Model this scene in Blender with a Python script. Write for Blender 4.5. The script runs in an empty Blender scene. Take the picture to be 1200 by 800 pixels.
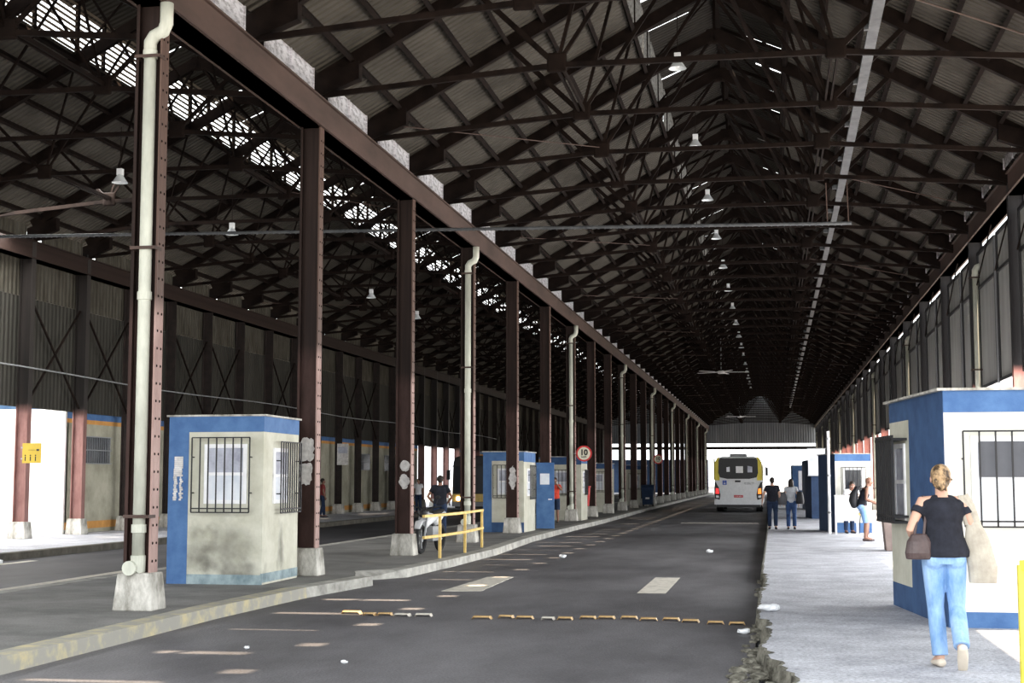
import bpy, bmesh, math, random
from mathutils import Vector, Matrix
R = math.radians
rnd = random.Random(7)
scene = bpy.context.scene
COL = scene.collection

# ------------------------------------------------------------------ materials
def ramp_mat(name, c1, c2, rough=0.8, scale=3.0, bump=0.0, bscale=40.0, metal=0.0, contrast=(0.35, 0.65), stretch=(1, 1, 1), spec=0.3):
    m = bpy.data.materials.new(name); m.use_nodes = True
    nt = m.node_tree; N = nt.nodes; L = nt.links
    b = N['Principled BSDF']
    b.inputs['Roughness'].default_value = rough; b.inputs['Metallic'].default_value = metal
    b.inputs['Specular IOR Level'].default_value = spec
    tc = N.new('ShaderNodeTexCoord'); mp = N.new('ShaderNodeMapping')
    mp.inputs['Scale'].default_value = stretch
    L.new(tc.outputs['Object'], mp.inputs[0])
    no = N.new('ShaderNodeTexNoise'); no.inputs['Scale'].default_value = scale; no.inputs['Detail'].default_value = 6
    no.inputs['Roughness'].default_value = 0.65
    L.new(mp.outputs[0], no.inputs['Vector'])
    cr = N.new('ShaderNodeValToRGB')
    cr.color_ramp.elements[0].position = contrast[0]; cr.color_ramp.elements[1].position = contrast[1]
    cr.color_ramp.elements[0].color = (*c1, 1); cr.color_ramp.elements[1].color = (*c2, 1)
    L.new(no.outputs['Fac'], cr.inputs[0]); L.new(cr.outputs[0], b.inputs['Base Color'])
    if bump:
        n2 = N.new('ShaderNodeTexNoise'); n2.inputs['Scale'].default_value = bscale; n2.inputs['Detail'].default_value = 4
        L.new(mp.outputs[0], n2.inputs['Vector'])
        bp = N.new('ShaderNodeBump'); bp.inputs['Strength'].default_value = bump; bp.inputs['Distance'].default_value = 0.02
        L.new(n2.outputs['Fac'], bp.inputs['Height']); L.new(bp.outputs[0], b.inputs['Normal'])
    m['cr'] = cr.name
    return m

def speckle(m, scale=90, amt=.35):
    nt = m.node_tree; N = nt.nodes; L = nt.links; b = N['Principled BSDF']; src = b.inputs['Base Color'].links[0].from_socket
    tc = N.new('ShaderNodeTexCoord'); no = N.new('ShaderNodeTexNoise'); no.inputs['Scale'].default_value = scale; no.inputs['Detail'].default_value = 3; no.inputs['Roughness'].default_value = .8
    L.new(tc.outputs['Object'], no.inputs['Vector'])
    mr = N.new('ShaderNodeMapRange'); mr.inputs[1].default_value = .35; mr.inputs[2].default_value = .65; mr.inputs[3].default_value = 1 - amt; mr.inputs[4].default_value = 1 + amt
    L.new(no.outputs['Fac'], mr.inputs[0])
    mx = N.new('ShaderNodeMix'); mx.data_type = 'RGBA'; mx.blend_type = 'MULTIPLY'; mx.inputs['Factor'].default_value = 1
    L.new(src, mx.inputs['A']); L.new(mr.outputs[0], mx.inputs['B']); L.new(mx.outputs['Result'], b.inputs['Base Color'])
    return m

def flat(name, c, rough=0.6, metal=0.0, emit=0.0, spec=0.4, ecol=None):
    m = ramp_mat(name, tuple(x * 0.88 for x in c), c, rough, 6.0, metal=metal, spec=spec)
    if emit:
        b = m.node_tree.nodes['Principled BSDF']
        b.inputs['Emission Color'].default_value = (*(ecol or c), 1); b.inputs['Emission Strength'].default_value = emit
    return m

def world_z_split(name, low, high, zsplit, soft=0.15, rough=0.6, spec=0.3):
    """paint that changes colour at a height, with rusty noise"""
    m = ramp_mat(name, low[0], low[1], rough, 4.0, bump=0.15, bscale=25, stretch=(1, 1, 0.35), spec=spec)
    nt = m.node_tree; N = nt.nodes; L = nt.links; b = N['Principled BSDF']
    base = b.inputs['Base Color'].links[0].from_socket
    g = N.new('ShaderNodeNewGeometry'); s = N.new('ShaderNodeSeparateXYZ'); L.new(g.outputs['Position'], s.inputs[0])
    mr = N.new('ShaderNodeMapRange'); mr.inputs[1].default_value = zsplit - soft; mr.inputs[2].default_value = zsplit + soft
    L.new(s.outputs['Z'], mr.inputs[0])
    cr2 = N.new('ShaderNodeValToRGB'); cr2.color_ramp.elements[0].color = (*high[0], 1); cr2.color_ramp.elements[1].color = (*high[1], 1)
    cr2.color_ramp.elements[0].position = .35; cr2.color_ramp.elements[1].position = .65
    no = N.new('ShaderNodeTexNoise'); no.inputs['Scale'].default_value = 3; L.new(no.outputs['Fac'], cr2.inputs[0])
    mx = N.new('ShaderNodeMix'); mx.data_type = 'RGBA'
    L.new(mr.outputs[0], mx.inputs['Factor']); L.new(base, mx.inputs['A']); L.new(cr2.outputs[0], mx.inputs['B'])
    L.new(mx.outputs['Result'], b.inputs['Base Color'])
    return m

def corrugated(name, c1, c2, period, axis='Y', transl=0.0, strength=0.6, rough=0.85, scale=0.8, stretch=(1, 1, 1)):
    """painted corrugated sheet: real bump waves along one axis, optional translucency"""
    m = ramp_mat(name, c1, c2, rough, scale, contrast=(0.3, 0.7), stretch=stretch, spec=0.15)
    nt = m.node_tree; N = nt.nodes; L = nt.links; b = N['Principled BSDF']
    tc = N.new('ShaderNodeTexCoord')
    w = N.new('ShaderNodeTexWave'); w.wave_type = 'BANDS'; w.bands_direction = axis; w.wave_profile = 'SIN'
    w.inputs['Scale'].default_value = 0.314 / period; w.inputs['Distortion'].default_value = 0
    L.new(tc.outputs['Object'], w.inputs['Vector'])
    bp = N.new('ShaderNodeBump'); bp.inputs['Strength'].default_value = strength; bp.inputs['Distance'].default_value = period * 0.35
    L.new(w.outputs['Fac'], bp.inputs['Height']); L.new(bp.outputs[0], b.inputs['Normal'])
    if transl:
        out = N['Material Output']; tr = N.new('ShaderNodeBsdfTranslucent'); mx = N.new('ShaderNodeMixShader')
        L.new(b.inputs['Base Color'].links[0].from_socket, tr.inputs['Color'])
        mx.inputs[0].default_value = transl
        L.new(b.outputs[0], mx.inputs[1]); L.new(tr.outputs[0], mx.inputs[2]); L.new(mx.outputs[0], out.inputs['Surface'])
    return m

def glass(name, tint=(0.6, 0.65, 0.7), alpha=0.45, rough=0.05):
    m = bpy.data.materials.new(name); m.use_nodes = True
    nt = m.node_tree; N = nt.nodes; L = nt.links; b = N['Principled BSDF']; out = N['Material Output']
    b.inputs['Base Color'].default_value = (*tint, 1); b.inputs['Roughness'].default_value = rough
    tr = N.new('ShaderNodeBsdfTransparent'); mx = N.new('ShaderNodeMixShader'); mx.inputs[0].default_value = alpha
    L.new(tr.outputs[0], mx.inputs[1]); L.new(b.outputs[0], mx.inputs[2]); L.new(mx.outputs[0], out.inputs['Surface'])
    return m

M = {}
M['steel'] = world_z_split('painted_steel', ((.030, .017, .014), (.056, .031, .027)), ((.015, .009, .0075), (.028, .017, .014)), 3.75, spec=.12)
M['flange'] = world_z_split('lit_flange_paint', ((.26, .16, .14), (.40, .27, .24)), ((.06, .032, .025), (.11, .065, .048)), 3.75)  # right flange coloured lighter for the light it catches
M['wallsteel'] = world_z_split('wall_column_paint', ((.18, .085, .075), (.28, .15, .135)), ((.012, .010, .009), (.025, .02, .018)), 3.55)  # pink low part is local daylight put into the colour
M['wallsteeldark'] = ramp_mat('shaded_wall_column_paint', (.012, .009, .008), (.03, .02, .017), .7, 3)  # dark copy of the left wall column colour, for those in shade
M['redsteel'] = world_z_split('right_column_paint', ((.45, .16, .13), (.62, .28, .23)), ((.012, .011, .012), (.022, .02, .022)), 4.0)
M['truss'] = ramp_mat('rusty_truss_paint', (.0045, .0026, .002), (.014, .0085, .0065), .85, 2.5, bump=.1, spec=.1)
M['beam'] = ramp_mat('gutter_beam_paint', (.045, .028, .022), (.085, .052, .042), .65, 1.6, stretch=(1, .3, 1))
M['roof'] = corrugated('roof_sheet', (.044, .039, .032), (.094, .084, .070), .20, 'Y', 0, .9)
M['roofdark'] = corrugated('roof_sheet_dark', (.022, .019, .016), (.04, .035, .03), .20, 'Y', 0, .9)
M['clad'] = corrugated('wall_cladding', (.026, .025, .021), (.05, .047, .04), .22, 'Y', 0, .8, stretch=(1, 1, .3))
M['cladup'] = corrugated('upper_cladding', (.035, .029, .021), (.09, .084, .068), .22, 'Y', .05, .8, scale=2.5, stretch=(1, 1, .4))
M['cladright'] = corrugated('right_cladding', (.26, .26, .25), (.40, .40, .39), .12, 'Y', .12, .7, scale=1.5, stretch=(1, 1, .2))
M['cladend'] = corrugated('end_cladding', (.12, .13, .14), (.20, .21, .22), .3, 'X', 0.03, .7, stretch=(1, 1, .2))
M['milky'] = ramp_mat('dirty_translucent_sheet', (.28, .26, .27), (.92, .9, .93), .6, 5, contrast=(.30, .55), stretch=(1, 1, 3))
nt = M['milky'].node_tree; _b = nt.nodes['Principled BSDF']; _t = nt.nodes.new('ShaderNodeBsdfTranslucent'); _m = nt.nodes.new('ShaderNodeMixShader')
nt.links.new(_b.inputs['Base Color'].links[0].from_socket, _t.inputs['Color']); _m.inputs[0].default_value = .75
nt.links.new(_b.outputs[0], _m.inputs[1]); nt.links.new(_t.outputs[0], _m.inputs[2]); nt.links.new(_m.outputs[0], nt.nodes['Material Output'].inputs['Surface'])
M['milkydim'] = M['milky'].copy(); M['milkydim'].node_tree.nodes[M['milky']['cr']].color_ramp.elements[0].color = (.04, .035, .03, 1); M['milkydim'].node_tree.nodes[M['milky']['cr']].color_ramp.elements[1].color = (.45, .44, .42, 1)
M['pipe'] = ramp_mat('cream_pvc', (.46, .47, .40), (.62, .63, .54), .5, 6, stretch=(1, 1, .3))
M['concrete'] = ramp_mat('pedestal_concrete', (.22, .21, .18), (.62, .60, .55), .9, 5, bump=.4, stretch=(1, 1, .5))
M['cream'] = ramp_mat('cream_plaster', (.50, .49, .40), (.62, .61, .52), .85, 2.2, bump=.1, bscale=60)
M['stained'] = ramp_mat('stained_cream_plaster', (.46, .45, .36), (.60, .59, .50), .85, 2.2, bump=.1, bscale=60)
_nt = M['stained'].node_tree; _N = _nt.nodes; _L = _nt.links; _b = _N['Principled BSDF']; _src = _b.inputs['Base Color'].links[0].from_socket
for _c, _r, _st in (((1.0, .0, .55), .62, (1, 1, .9)), ((.55, .0, .5), .45, (1, 1, .7)), ((1.56, .85, .45), .38, (1, 1.3, .55)), ((1.1, 0, .15), .5, (.6, 1, 1.6))):
    _tc = _N.new('ShaderNodeTexCoord'); _vm = _N.new('ShaderNodeVectorMath'); _vm.operation = 'SUBTRACT'; _vm.inputs[1].default_value = _c; _L.new(_tc.outputs['Object'], _vm.inputs[0])
    _v2 = _N.new('ShaderNodeVectorMath'); _v2.operation = 'MULTIPLY'; _v2.inputs[1].default_value = _st; _L.new(_vm.outputs[0], _v2.inputs[0])
    _ln = _N.new('ShaderNodeVectorMath'); _ln.operation = 'LENGTH'; _L.new(_v2.outputs[0], _ln.inputs[0])
    _no = _N.new('ShaderNodeTexNoise'); _no.inputs['Scale'].default_value = 4; _no.inputs['Detail'].default_value = 5; _L.new(_tc.outputs['Object'], _no.inputs['Vector'])
    _ad = _N.new('ShaderNodeMath'); _ad.operation = 'MULTIPLY_ADD'; _ad.inputs[1].default_value = .7; _ad.inputs[2].default_value = -.25; _L.new(_no.outputs['Fac'], _ad.inputs[0])
    _a2 = _N.new('ShaderNodeMath'); _a2.operation = 'ADD'; _L.new(_ad.outputs[0], _a2.inputs[0]); _L.new(_ln.outputs['Value'], _a2.inputs[1])
    _mr = _N.new('ShaderNodeMapRange'); _mr.inputs[1].default_value = _r * .25; _mr.inputs[2].default_value = _r; _mr.inputs[3].default_value = .62; _mr.inputs[4].default_value = 0; _L.new(_a2.outputs[0], _mr.inputs[0])
    _mx = _N.new('ShaderNodeMix'); _mx.data_type = 'RGBA'; _mx.inputs['B'].default_value = (.10, .095, .08, 1); _L.new(_mr.outputs[0], _mx.inputs['Factor']); _L.new(_src, _mx.inputs['A']); _src = _mx.outputs['Result']
_L.new(_src, _b.inputs['Base Color'])
M['faintblue'] = ramp_mat('faded_teal_band', (.16, .22, .24), (.34, .42, .44), .85, 4)
M['creamwhite'] = ramp_mat('white_plaster', (.60, .60, .54), (.72, .72, .66), .85, 2, bump=.1, bscale=60)
M['blue'] = ramp_mat('blue_paint', (.05, .12, .28), (.085, .18, .37), .7, 3, bump=.1, bscale=60)
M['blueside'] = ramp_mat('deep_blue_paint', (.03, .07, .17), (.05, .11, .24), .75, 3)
M['bluedark'] = ramp_mat('navy_paint', (.02, .04, .09), (.03, .06, .13), .7, 3)
M['orange'] = ramp_mat('orange_paint', (.50, .24, .07), (.66, .34, .1), .8, 3)
M['sunlitwall'] = ramp_mat('sunlit_wall_render', (.90, .90, .87), (.95, .95, .92), .85, 2)  # cream wall raised to near white to stand for daylight glare
M['wallcream'] = ramp_mat('dim_cream_wall', (.30, .29, .22), (.46, .44, .35), .9, 1.2, bump=.1)
M['asphalt'] = ramp_mat('asphalt', (.06, .058, .062), (.20, .195, .205), .58, .35, bump=.5, bscale=45, contrast=(.32, .68), stretch=(1, .45, 1), spec=.35)
M['platform'] = ramp_mat('island_concrete', (.14, .14, .135), (.25, .245, .235), .8, .8, bump=.35, bscale=40)
M['sidewalk'] = ramp_mat('sidewalk_concrete', (.33, .335, .37), (.52, .53, .57), .8, 1.3, bump=.5, bscale=45)
speckle(M['sidewalk'], 24, .32); speckle(M['asphalt'], 40, .30); speckle(M['platform'], 40, .22)
M['kerb'] = ramp_mat('kerb_concrete', (.24, .235, .21), (.50, .49, .45), .85, 3, bump=.3)
M['yellowkerb'] = ramp_mat('worn_yellow_kerb_paint', (.34, .33, .29), (.58, .50, .28), .8, 4, contrast=(.46, .72))
M['rubble'] = ramp_mat('broken_concrete', (.035, .032, .024), (.24, .23, .19), .95, 6, bump=.8, bscale=20)
M['paint'] = ramp_mat('worn_road_paint', (.38, .36, .32), (.66, .62, .54), .8, 5, contrast=(.3, .5))
M['amber'] = ramp_mat('amber_stud', (.42, .25, .10), (.72, .50, .24), .6, 9)
M['yellow'] = ramp_mat('yellow_rail_paint', (.66, .55, .05), (.85, .74, .09), .5, 6)
M['ochre'] = ramp_mat('ochre_rail_paint', (.62, .42, .12), (.82, .60, .22), .5, 6)
M['iron'] = flat('black_iron', (.02, .02, .022), .6)
M['white'] = flat('white_enamel', (.93, .93, .95), .5)
M['grey'] = flat('grey_metal', (.30, .31, .32), .5, .3)
M['duct'] = ramp_mat('galvanised_tray', (.07, .074, .08), (.13, .135, .14), .5, 4, metal=.3)
M['blind'] = flat('dark_blind', (.09, .095, .11), .6)
M['pane'] = ramp_mat('curtained_pane', (.30, .31, .38), (.55, .57, .66), .25, 3)
M['panewhite'] = ramp_mat('frosted_pane', (.62, .66, .74), (.82, .85, .9), .3, 2)
M['darkglass'] = flat('dark_window_glass', (.02, .025, .035), .12, spec=.8)
M['glass'] = glass('clear_glass')
M['busglass'] = glass('tinted_bus_glass', (.02, .02, .02), .72)
M['buswhite'] = flat('bus_silver_white', (.78, .80, .82), .35)
M['busyellow'] = flat('bus_yellow', (.72, .60, .06), .4)
M['busblack'] = flat('bus_black_trim', (.015, .015, .016), .4)
M['rubber'] = flat('tyre_rubber', (.012, .012, .013), .8)
M['redlight'] = flat('red_tail_lamp', (.7, .02, .02), .3, emit=1.5)
M['amberlight'] = flat('amber_tail_lamp', (.9, .25, .03), .3, emit=1.5)
M['headlight'] = flat('warm_headlamp', (1, .75, .4), .3, emit=9)
M['red'] = flat('signal_red', (.62, .03, .03), .45)
M['signface'] = flat('cream_sign_face', (.82, .78, .62), .5)
M['signyellow'] = flat('yellow_board', (.42, .30, .03), .5)
M['black'] = flat('black_lettering', (.015, .015, .015), .6)
M['bluesign'] = flat('blue_sticker', (.05, .12, .5), .5)
M['paper'] = ramp_mat('torn_paper', (.45, .43, .42), (.72, .70, .68), .9, 9)
M['plastic_white'] = flat('white_plastic', (.8, .82, .84), .4)
M['binbrown'] = ramp_mat('brown_bin', (.16, .12, .11), (.24, .19, .17), .7, 3)
M['skin_tan'] = flat('light_skin', (.55, .33, .24), .55)
M['skin_brown'] = flat('brown_skin', (.24, .12, .08), .55)
M['blacktop'] = ramp_mat('black_cotton', (.008, .009, .014), (.018, .02, .03), .9, 8)
M['jeans'] = ramp_mat('washed_denim', (.13, .26, .48), (.33, .49, .74), .9, 5, bump=.3, bscale=60, stretch=(1, 1, .4))
M['darkjeans'] = ramp_mat('dark_denim', (.012, .022, .05), (.022, .038, .08), .9, 6)
M['midjeans'] = ramp_mat('blue_denim', (.03, .06, .15), (.05, .10, .23), .9, 6)
M['blueshorts'] = ramp_mat('light_blue_shorts', (.18, .34, .62), (.30, .46, .74), .9, 6)
M['greytop'] = ramp_mat('pale_grey_cotton', (.42, .44, .48), (.58, .60, .64), .9, 8)
M['whitetop'] = ramp_mat('white_cotton', (.75, .75, .77), (.85, .85, .87), .9, 8)
M['redtop'] = ramp_mat('red_cotton', (.55, .05, .03), (.75, .1, .06), .9, 8)
M['dullred'] = ramp_mat('dull_red_cotton', (.20, .03, .03), (.28, .05, .05), .9, 8)
M['hairdark'] = ramp_mat('dark_hair', (.012, .009, .007), (.03, .02, .015), .6, 30)
M['hairblond'] = ramp_mat('streaked_blond_hair', (.045, .028, .016), (.42, .28, .15), .5, 22, contrast=(.42, .6), stretch=(1, 1, .5))
M['leather'] = ramp_mat('brown_leather', (.045, .03, .03), (.085, .06, .058), .35, 6)
M['tote'] = ramp_mat('cream_canvas', (.32, .29, .24), (.44, .405, .34), .9, 8)
M['darkbag'] = flat('black_bag', (.02, .02, .025), .6)
M['shoe'] = flat('pale_sole', (.62, .55, .45), .7)
M['greybag'] = flat('grey_bag', (.10, .10, .11), .7)

# ------------------------------------------------------------------ mesh helpers
def box(bm, x0, x1, y0, y1, z0, z1):
    v = [bm.verts.new(p) for p in [(x0, y0, z0), (x1, y0, z0), (x1, y1, z0), (x0, y1, z0), (x0, y0, z1), (x1, y0, z1), (x1, y1, z1), (x0, y1, z1)]]
    for f in [(0, 3, 2, 1), (4, 5, 6, 7), (0, 1, 5, 4), (1, 2, 6, 5), (2, 3, 7, 6), (3, 0, 4, 7)]:
        bm.faces.new([v[i] for i in f])
    return v

def frustum(bm, c, z0, z1, w0, w1, d0, d1):
    v = []
    for z, w, d in ((z0, w0, d0), (z1, w1, d1)):
        v += [bm.verts.new((c[0] + sx * w / 2, c[1] + sy * d / 2, z)) for sx, sy in ((-1, -1), (1, -1), (1, 1), (-1, 1))]
    for f in [(0, 3, 2, 1), (4, 5, 6, 7), (0, 1, 5, 4), (1, 2, 6, 5), (2, 3, 7, 6), (3, 0, 4, 7)]:
        bm.faces.new([v[i] for i in f])

def frame_of(d, ref=Vector((0, 0, 1))):
    d = d.normalized()
    if abs(d.dot(ref)) > .98: ref = Vector((0, 1, 0))
    s = d.cross(ref).normalized(); u = s.cross(d).normalized()
    return s, u

def bar(bm, a, b, w, h=None, ref=Vector((0, 0, 1))):
    a = Vector(a); b = Vector(b); h = h or w
    s, u = frame_of(b - a, ref)
    v = []
    for p in (a, b):
        v += [bm.verts.new(p + s * sx * w / 2 + u * sy * h / 2) for sx, sy in ((-1, -1), (1, -1), (1, 1), (-1, 1))]
    for f in [(0, 3, 2, 1), (4, 5, 6, 7), (0, 1, 5, 4), (1, 2, 6, 5), (2, 3, 7, 6), (3, 0, 4, 7)]:
        bm.faces.new([v[i] for i in f])

def tube(bm, pts, rads, n=10, ref=Vector((0, 0, 1)), cap=True, round_ends=False):
    """sweep; rads entries are r or (a,b): a along side, b along up"""
    pts = [Vector(p) for p in pts]
    if not isinstance(rads, (list, tuple)) or (isinstance(rads, tuple) and len(rads) == 2 and len(pts) != 2): rads = [rads] * len(pts)
    rads = [(r, r) if not isinstance(r, tuple) else r for r in rads]
    if round_ends:
        d0 = (pts[0] - pts[1]).normalized(); d1 = (pts[-1] - pts[-2]).normalized()
        a0 = min(rads[0]); a1 = min(rads[-1])
        P = []; Rr = []
        for t in (1.0, .8, .45): P.append(pts[0] + d0 * a0 * t); k = math.sqrt(max(0.0, 1 - t * t)) or .08; Rr.append((rads[0][0] * k, rads[0][1] * k))
        P += pts; Rr += rads
        for t in (.45, .8, 1.0): P.append(pts[-1] + d1 * a1 * t); k = math.sqrt(max(0.0, 1 - t * t)) or .08; Rr.append((rads[-1][0] * k, rads[-1][1] * k))
        pts = P; rads = Rr
    rings = []; s = None
    tot = (pts[-1] - pts[0]).normalized()
    if abs(tot.dot(ref)) > .9: ref = Vector((0, 1, 0)) if abs(tot.y) < .7 else Vector((1, 0, 0))
    for i, p in enumerate(pts):
        if i == 0: d = pts[1] - pts[0]
        elif i == len(pts) - 1: d = pts[-1] - pts[-2]
        else: d = (pts[i + 1] - p).normalized() + (p - pts[i - 1]).normalized()
        d = d.normalized()
        if s is None: s, u = frame_of(tot if abs(d.dot(ref)) > .98 else d, ref)
        s = (s - d * s.dot(d)).normalized(); u = s.cross(d).normalized()
        rings.append([bm.verts.new(p + s * rads[i][0] * math.cos(2 * math.pi * k / n) + u * rads[i][1] * math.sin(2 * math.pi * k / n)) for k in range(n)])
    for r0, r1 in zip(rings, rings[1:]):
        for k in range(n):
            bm.faces.new((r0[k], r0[(k + 1) % n], r1[(k + 1) % n], r1[k]))
    if cap:
        bm.faces.new(list(reversed(rings[0]))); bm.faces.new(rings[-1])

def ball(bm, c, r, seg=14, rot=None):
    r = (r, r, r) if not isinstance(r, tuple) else r
    mat = Matrix.Translation(Vector(c)) @ (rot.to_4x4() if rot else Matrix.Identity(4)) @ Matrix.Diagonal((*r, 1))
    bmesh.ops.create_uvsphere(bm, u_segments=seg, v_segments=max(6, seg // 2 + 2), radius=1, matrix=mat)

def disc(bm, c, r, axis='Y', n=24, t=0.01):
    d = Vector((0, 1, 0)) if axis == 'Y' else Vector((1, 0, 0)) if axis == 'X' else Vector((0, 0, 1))
    tube(bm, [Vector(c) - d * t / 2, Vector(c) + d * t / 2], [r, r], n)

def prism(bm, pts, z0, z1):
    b = [bm.verts.new((x, y, z0)) for x, y in pts]; t = [bm.verts.new((x, y, z1)) for x, y in pts]
    n = len(pts)
    bm.faces.new(list(reversed(b))); bm.faces.new(t)
    for i in range(n): bm.faces.new((b[i], b[(i + 1) % n], t[(i + 1) % n], t[i]))

def obj(name, bm, mat, parent=None, loc=(0, 0, 0), smooth=False, bevel=0.0):
    bmesh.ops.recalc_face_normals(bm, faces=bm.faces[:])
    me = bpy.data.meshes.new(name); bm.to_mesh(me); bm.free()
    if smooth:
        for p in me.polygons: p.use_smooth = True
    me.materials.append(mat)
    o = bpy.data.objects.new(name, me); COL.objects.link(o); o.location = loc
    if parent: o.parent = parent
    if bevel:
        bv = o.modifiers.new('bevel', 'BEVEL'); bv.width = bevel; bv.segments = 2; bv.limit_method = 'ANGLE'
    return o

def B(): return bmesh.new()
def tag(o, label, cat, group=None):
    o['label'] = label; o['category'] = cat
    if group: o['group'] = group
    return o
def thing(name, label, cat, loc=(0, 0, 0), rz=0, group=None):
    o = bpy.data.objects.new(name, None); COL.objects.link(o); o.location = loc; o.rotation_euler = (0, 0, rz)
    o.empty_display_size = .2
    return tag(o, label, cat, group)
def struct(name, bm, mat, parent=None):
    o = obj(name, bm, mat, parent)
    if parent is None: o['kind'] = 'structure'
    return o
def dup(root, loc, label=None, group=None, rz=None, sc=None):
    r = root.copy(); COL.objects.link(r); r.location = loc
    if rz is not None: r.rotation_euler = (0, 0, rz)
    if sc: r.scale = sc
    if label: r['label'] = label
    if group: r['group'] = group
    for ch in list(root.children):
        c = ch.copy(); COL.objects.link(c); c.parent = r
        for g in list(ch.children):
            d = g.copy(); COL.objects.link(d); d.parent = c
    return r
def text_mesh(name, s, size, mat, parent, loc, rot=(R(90), 0, 0), depth=.004, bold=.0):
    cu = bpy.data.curves.new('t', 'FONT'); cu.body = s; cu.size = size; cu.extrude = depth; cu.align_x = 'CENTER'; cu.align_y = 'CENTER'; cu.offset = bold
    t = bpy.data.objects.new('t', cu); COL.objects.link(t)
    bpy.context.view_layer.update()
    me = bpy.data.meshes.new_from_object(t.evaluated_get(bpy.context.evaluated_depsgraph_get()))
    bpy.data.objects.remove(t)
    me.materials.clear(); me.materials.append(mat)
    o = bpy.data.objects.new(name, me); COL.objects.link(o); o.location = loc; o.rotation_euler = rot; o.parent = parent
    return o

# ------------------------------------------------------------------ layout constants (metres)
XC = -7.73            # central column row
XL = -20.2           # left wall columns
XR = 5.5             # right wall columns
Y0 = 17.1            # first central column
BAY = 6.6
YA, YB = 8.5, 183.0  # roof extent
MID = -1.15; MIDL = -13.95
EAVE = 8.62; RIDGE = 12.2; SL = (RIDGE - EAVE) / 6.5
def roof_z(x, mid): return RIDGE - SL * abs(x - mid)

# ------------------------------------------------------------------ ground and platforms
b = B(); box(b, -11.0, -0.2, -8, 400, -.45, -.15); struct('floor_road', b, M['asphalt'])
b = B(); box(b, -16.4, -11.0, -8, 400, -.45, -.15); struct('floor_left_road', b, ramp_mat('dark_asphalt', (.03, .03, .033), (.10, .10, .108), .6, .35, bump=.5, bscale=45, stretch=(1, .45, 1)))  # asphalt colour darkened to stand for the left hall's lack of light
b = B(); box(b, -90, 90, -60, 600, -.9, -.46); struct('ground', b, ramp_mat('outside_ground', (.5, .5, .47), (.6, .6, .57), .9, .2))
kerb = [(-6.85, -4), (-6.87, 12.3), (-6.9, 14.7), (-6.95, 17.7), (-6.85, 21.0), (-6.56, 23.6), (-6.75, 24.3), (-6.95, 24.9), (-6.5, 25.7), (-6.38, 29), (-6.36, 33.7), (-6.7, 40.7), (-6.75, 50), (-6.7, 60), (-7.0, 86), (-7.1, 131), (-7.1, 183)]
b = B(); prism(b, [(-11, -4)] + [(x - .3, y) for x, y in kerb] + [(-11, 183)], -.449, 0); struct('floor_central_platform', b, M['platform'])
def kerb_strip(pts, w, name, mat, dz=0.004, side=1):
    b = B(); 
    for (x0, y0), (x1, y1) in zip(pts, pts[1:]):
        lo = dz
        zt0 = -.10 if 24.2 < y0 < 25 else lo; zt1 = -.10 if 24.2 < y1 < 25 else lo
        v = [b.verts.new(p) for p in [(x0 - w * side, y0, -.44), (x0 + .03 * side, y0, -.44), (x1 + .03 * side, y1, -.44), (x1 - w * side, y1, -.44), (x0 - w * side, y0, lo), (x0, y0, zt0), (x1, y1, zt1), (x1 - w * side, y1, lo)]]
        for f in [(0, 3, 2, 1), (4, 5, 6, 7), (0, 1, 5, 4), (1, 2, 6, 5), (2, 3, 7, 6), (3, 0, 4, 7)]: b.faces.new([v[i] for i in f])
    return struct(name, b, mat)
kerb_strip(kerb[:5], .3, 'trim_1', M['yellowkerb'])
kerb_strip(kerb[4:], .3, 'trim_2', M['kerb'])
# left-hand edge of the central platform and the left platform
kerb_strip([(-11.0, -4), (-11.0, 183)], .25, 'trim_3', M['kerb'], side=-1)
b = B(); prism(b, [(-16.65, -4), (-16.65, 183), (-25.5, 183), (-25.5, -4)], -.449, 0); struct('floor_left_platform', b, M['sidewalk'])
b = B(); box(b, -16.65, -16.38, -4, 183, -.44, .01); struct('trim_4', b, ramp_mat('dark_kerb', (.06, .055, .045), (.12, .11, .09), .9, 3, bump=.4))
# right sidewalk, its road edge broken near the camera
edge = []
y = -4.0
r2 = random.Random(3)
while y < 34:
    w = 0
    if 10.5 < y < 14.6: w = .34 * (1 - abs(y - 12.0) / 3.0) + r2.uniform(-.06, .05)
    elif 14.6 <= y < 17.2: w = .10 + r2.uniform(-.05, .05)
    elif 21.5 < y < 25.5: w = .04 + r2.uniform(-.04, .07)
    else: w = r2.uniform(-.012, .012)
    edge.append((-.19 + max(w, -.02), y)); y += .16 if 10 < y < 26 else .8
edge += [(-.17, 40), (-.15, 60), (-.1, 90), (.2, 183)]
b = B(); prism(b, edge + [(11.5, 183), (11.5, -4)], -.449, 0); struct('floor_right_sidewalk', b, M['sidewalk'])
b = B()
for (x0, y0), (x1, y1) in zip(edge, edge[1:]):
    v = [b.verts.new(p) for p in [(x0 - .035, y0, -.2), (x1 - .035, y1, -.2), (x1 - .002, y1, .003), (x0 - .002, y0, .003)]]; b.faces.new(v)
    v = [b.verts.new(p) for p in [(x0 - .002, y0, .003), (x1 - .002, y1, .003), (x1 + .03, y1, .003), (x0 + .03, y0, .003)]]; b.faces.new(v)
struct('trim_9', b, M['rubble'])
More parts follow.
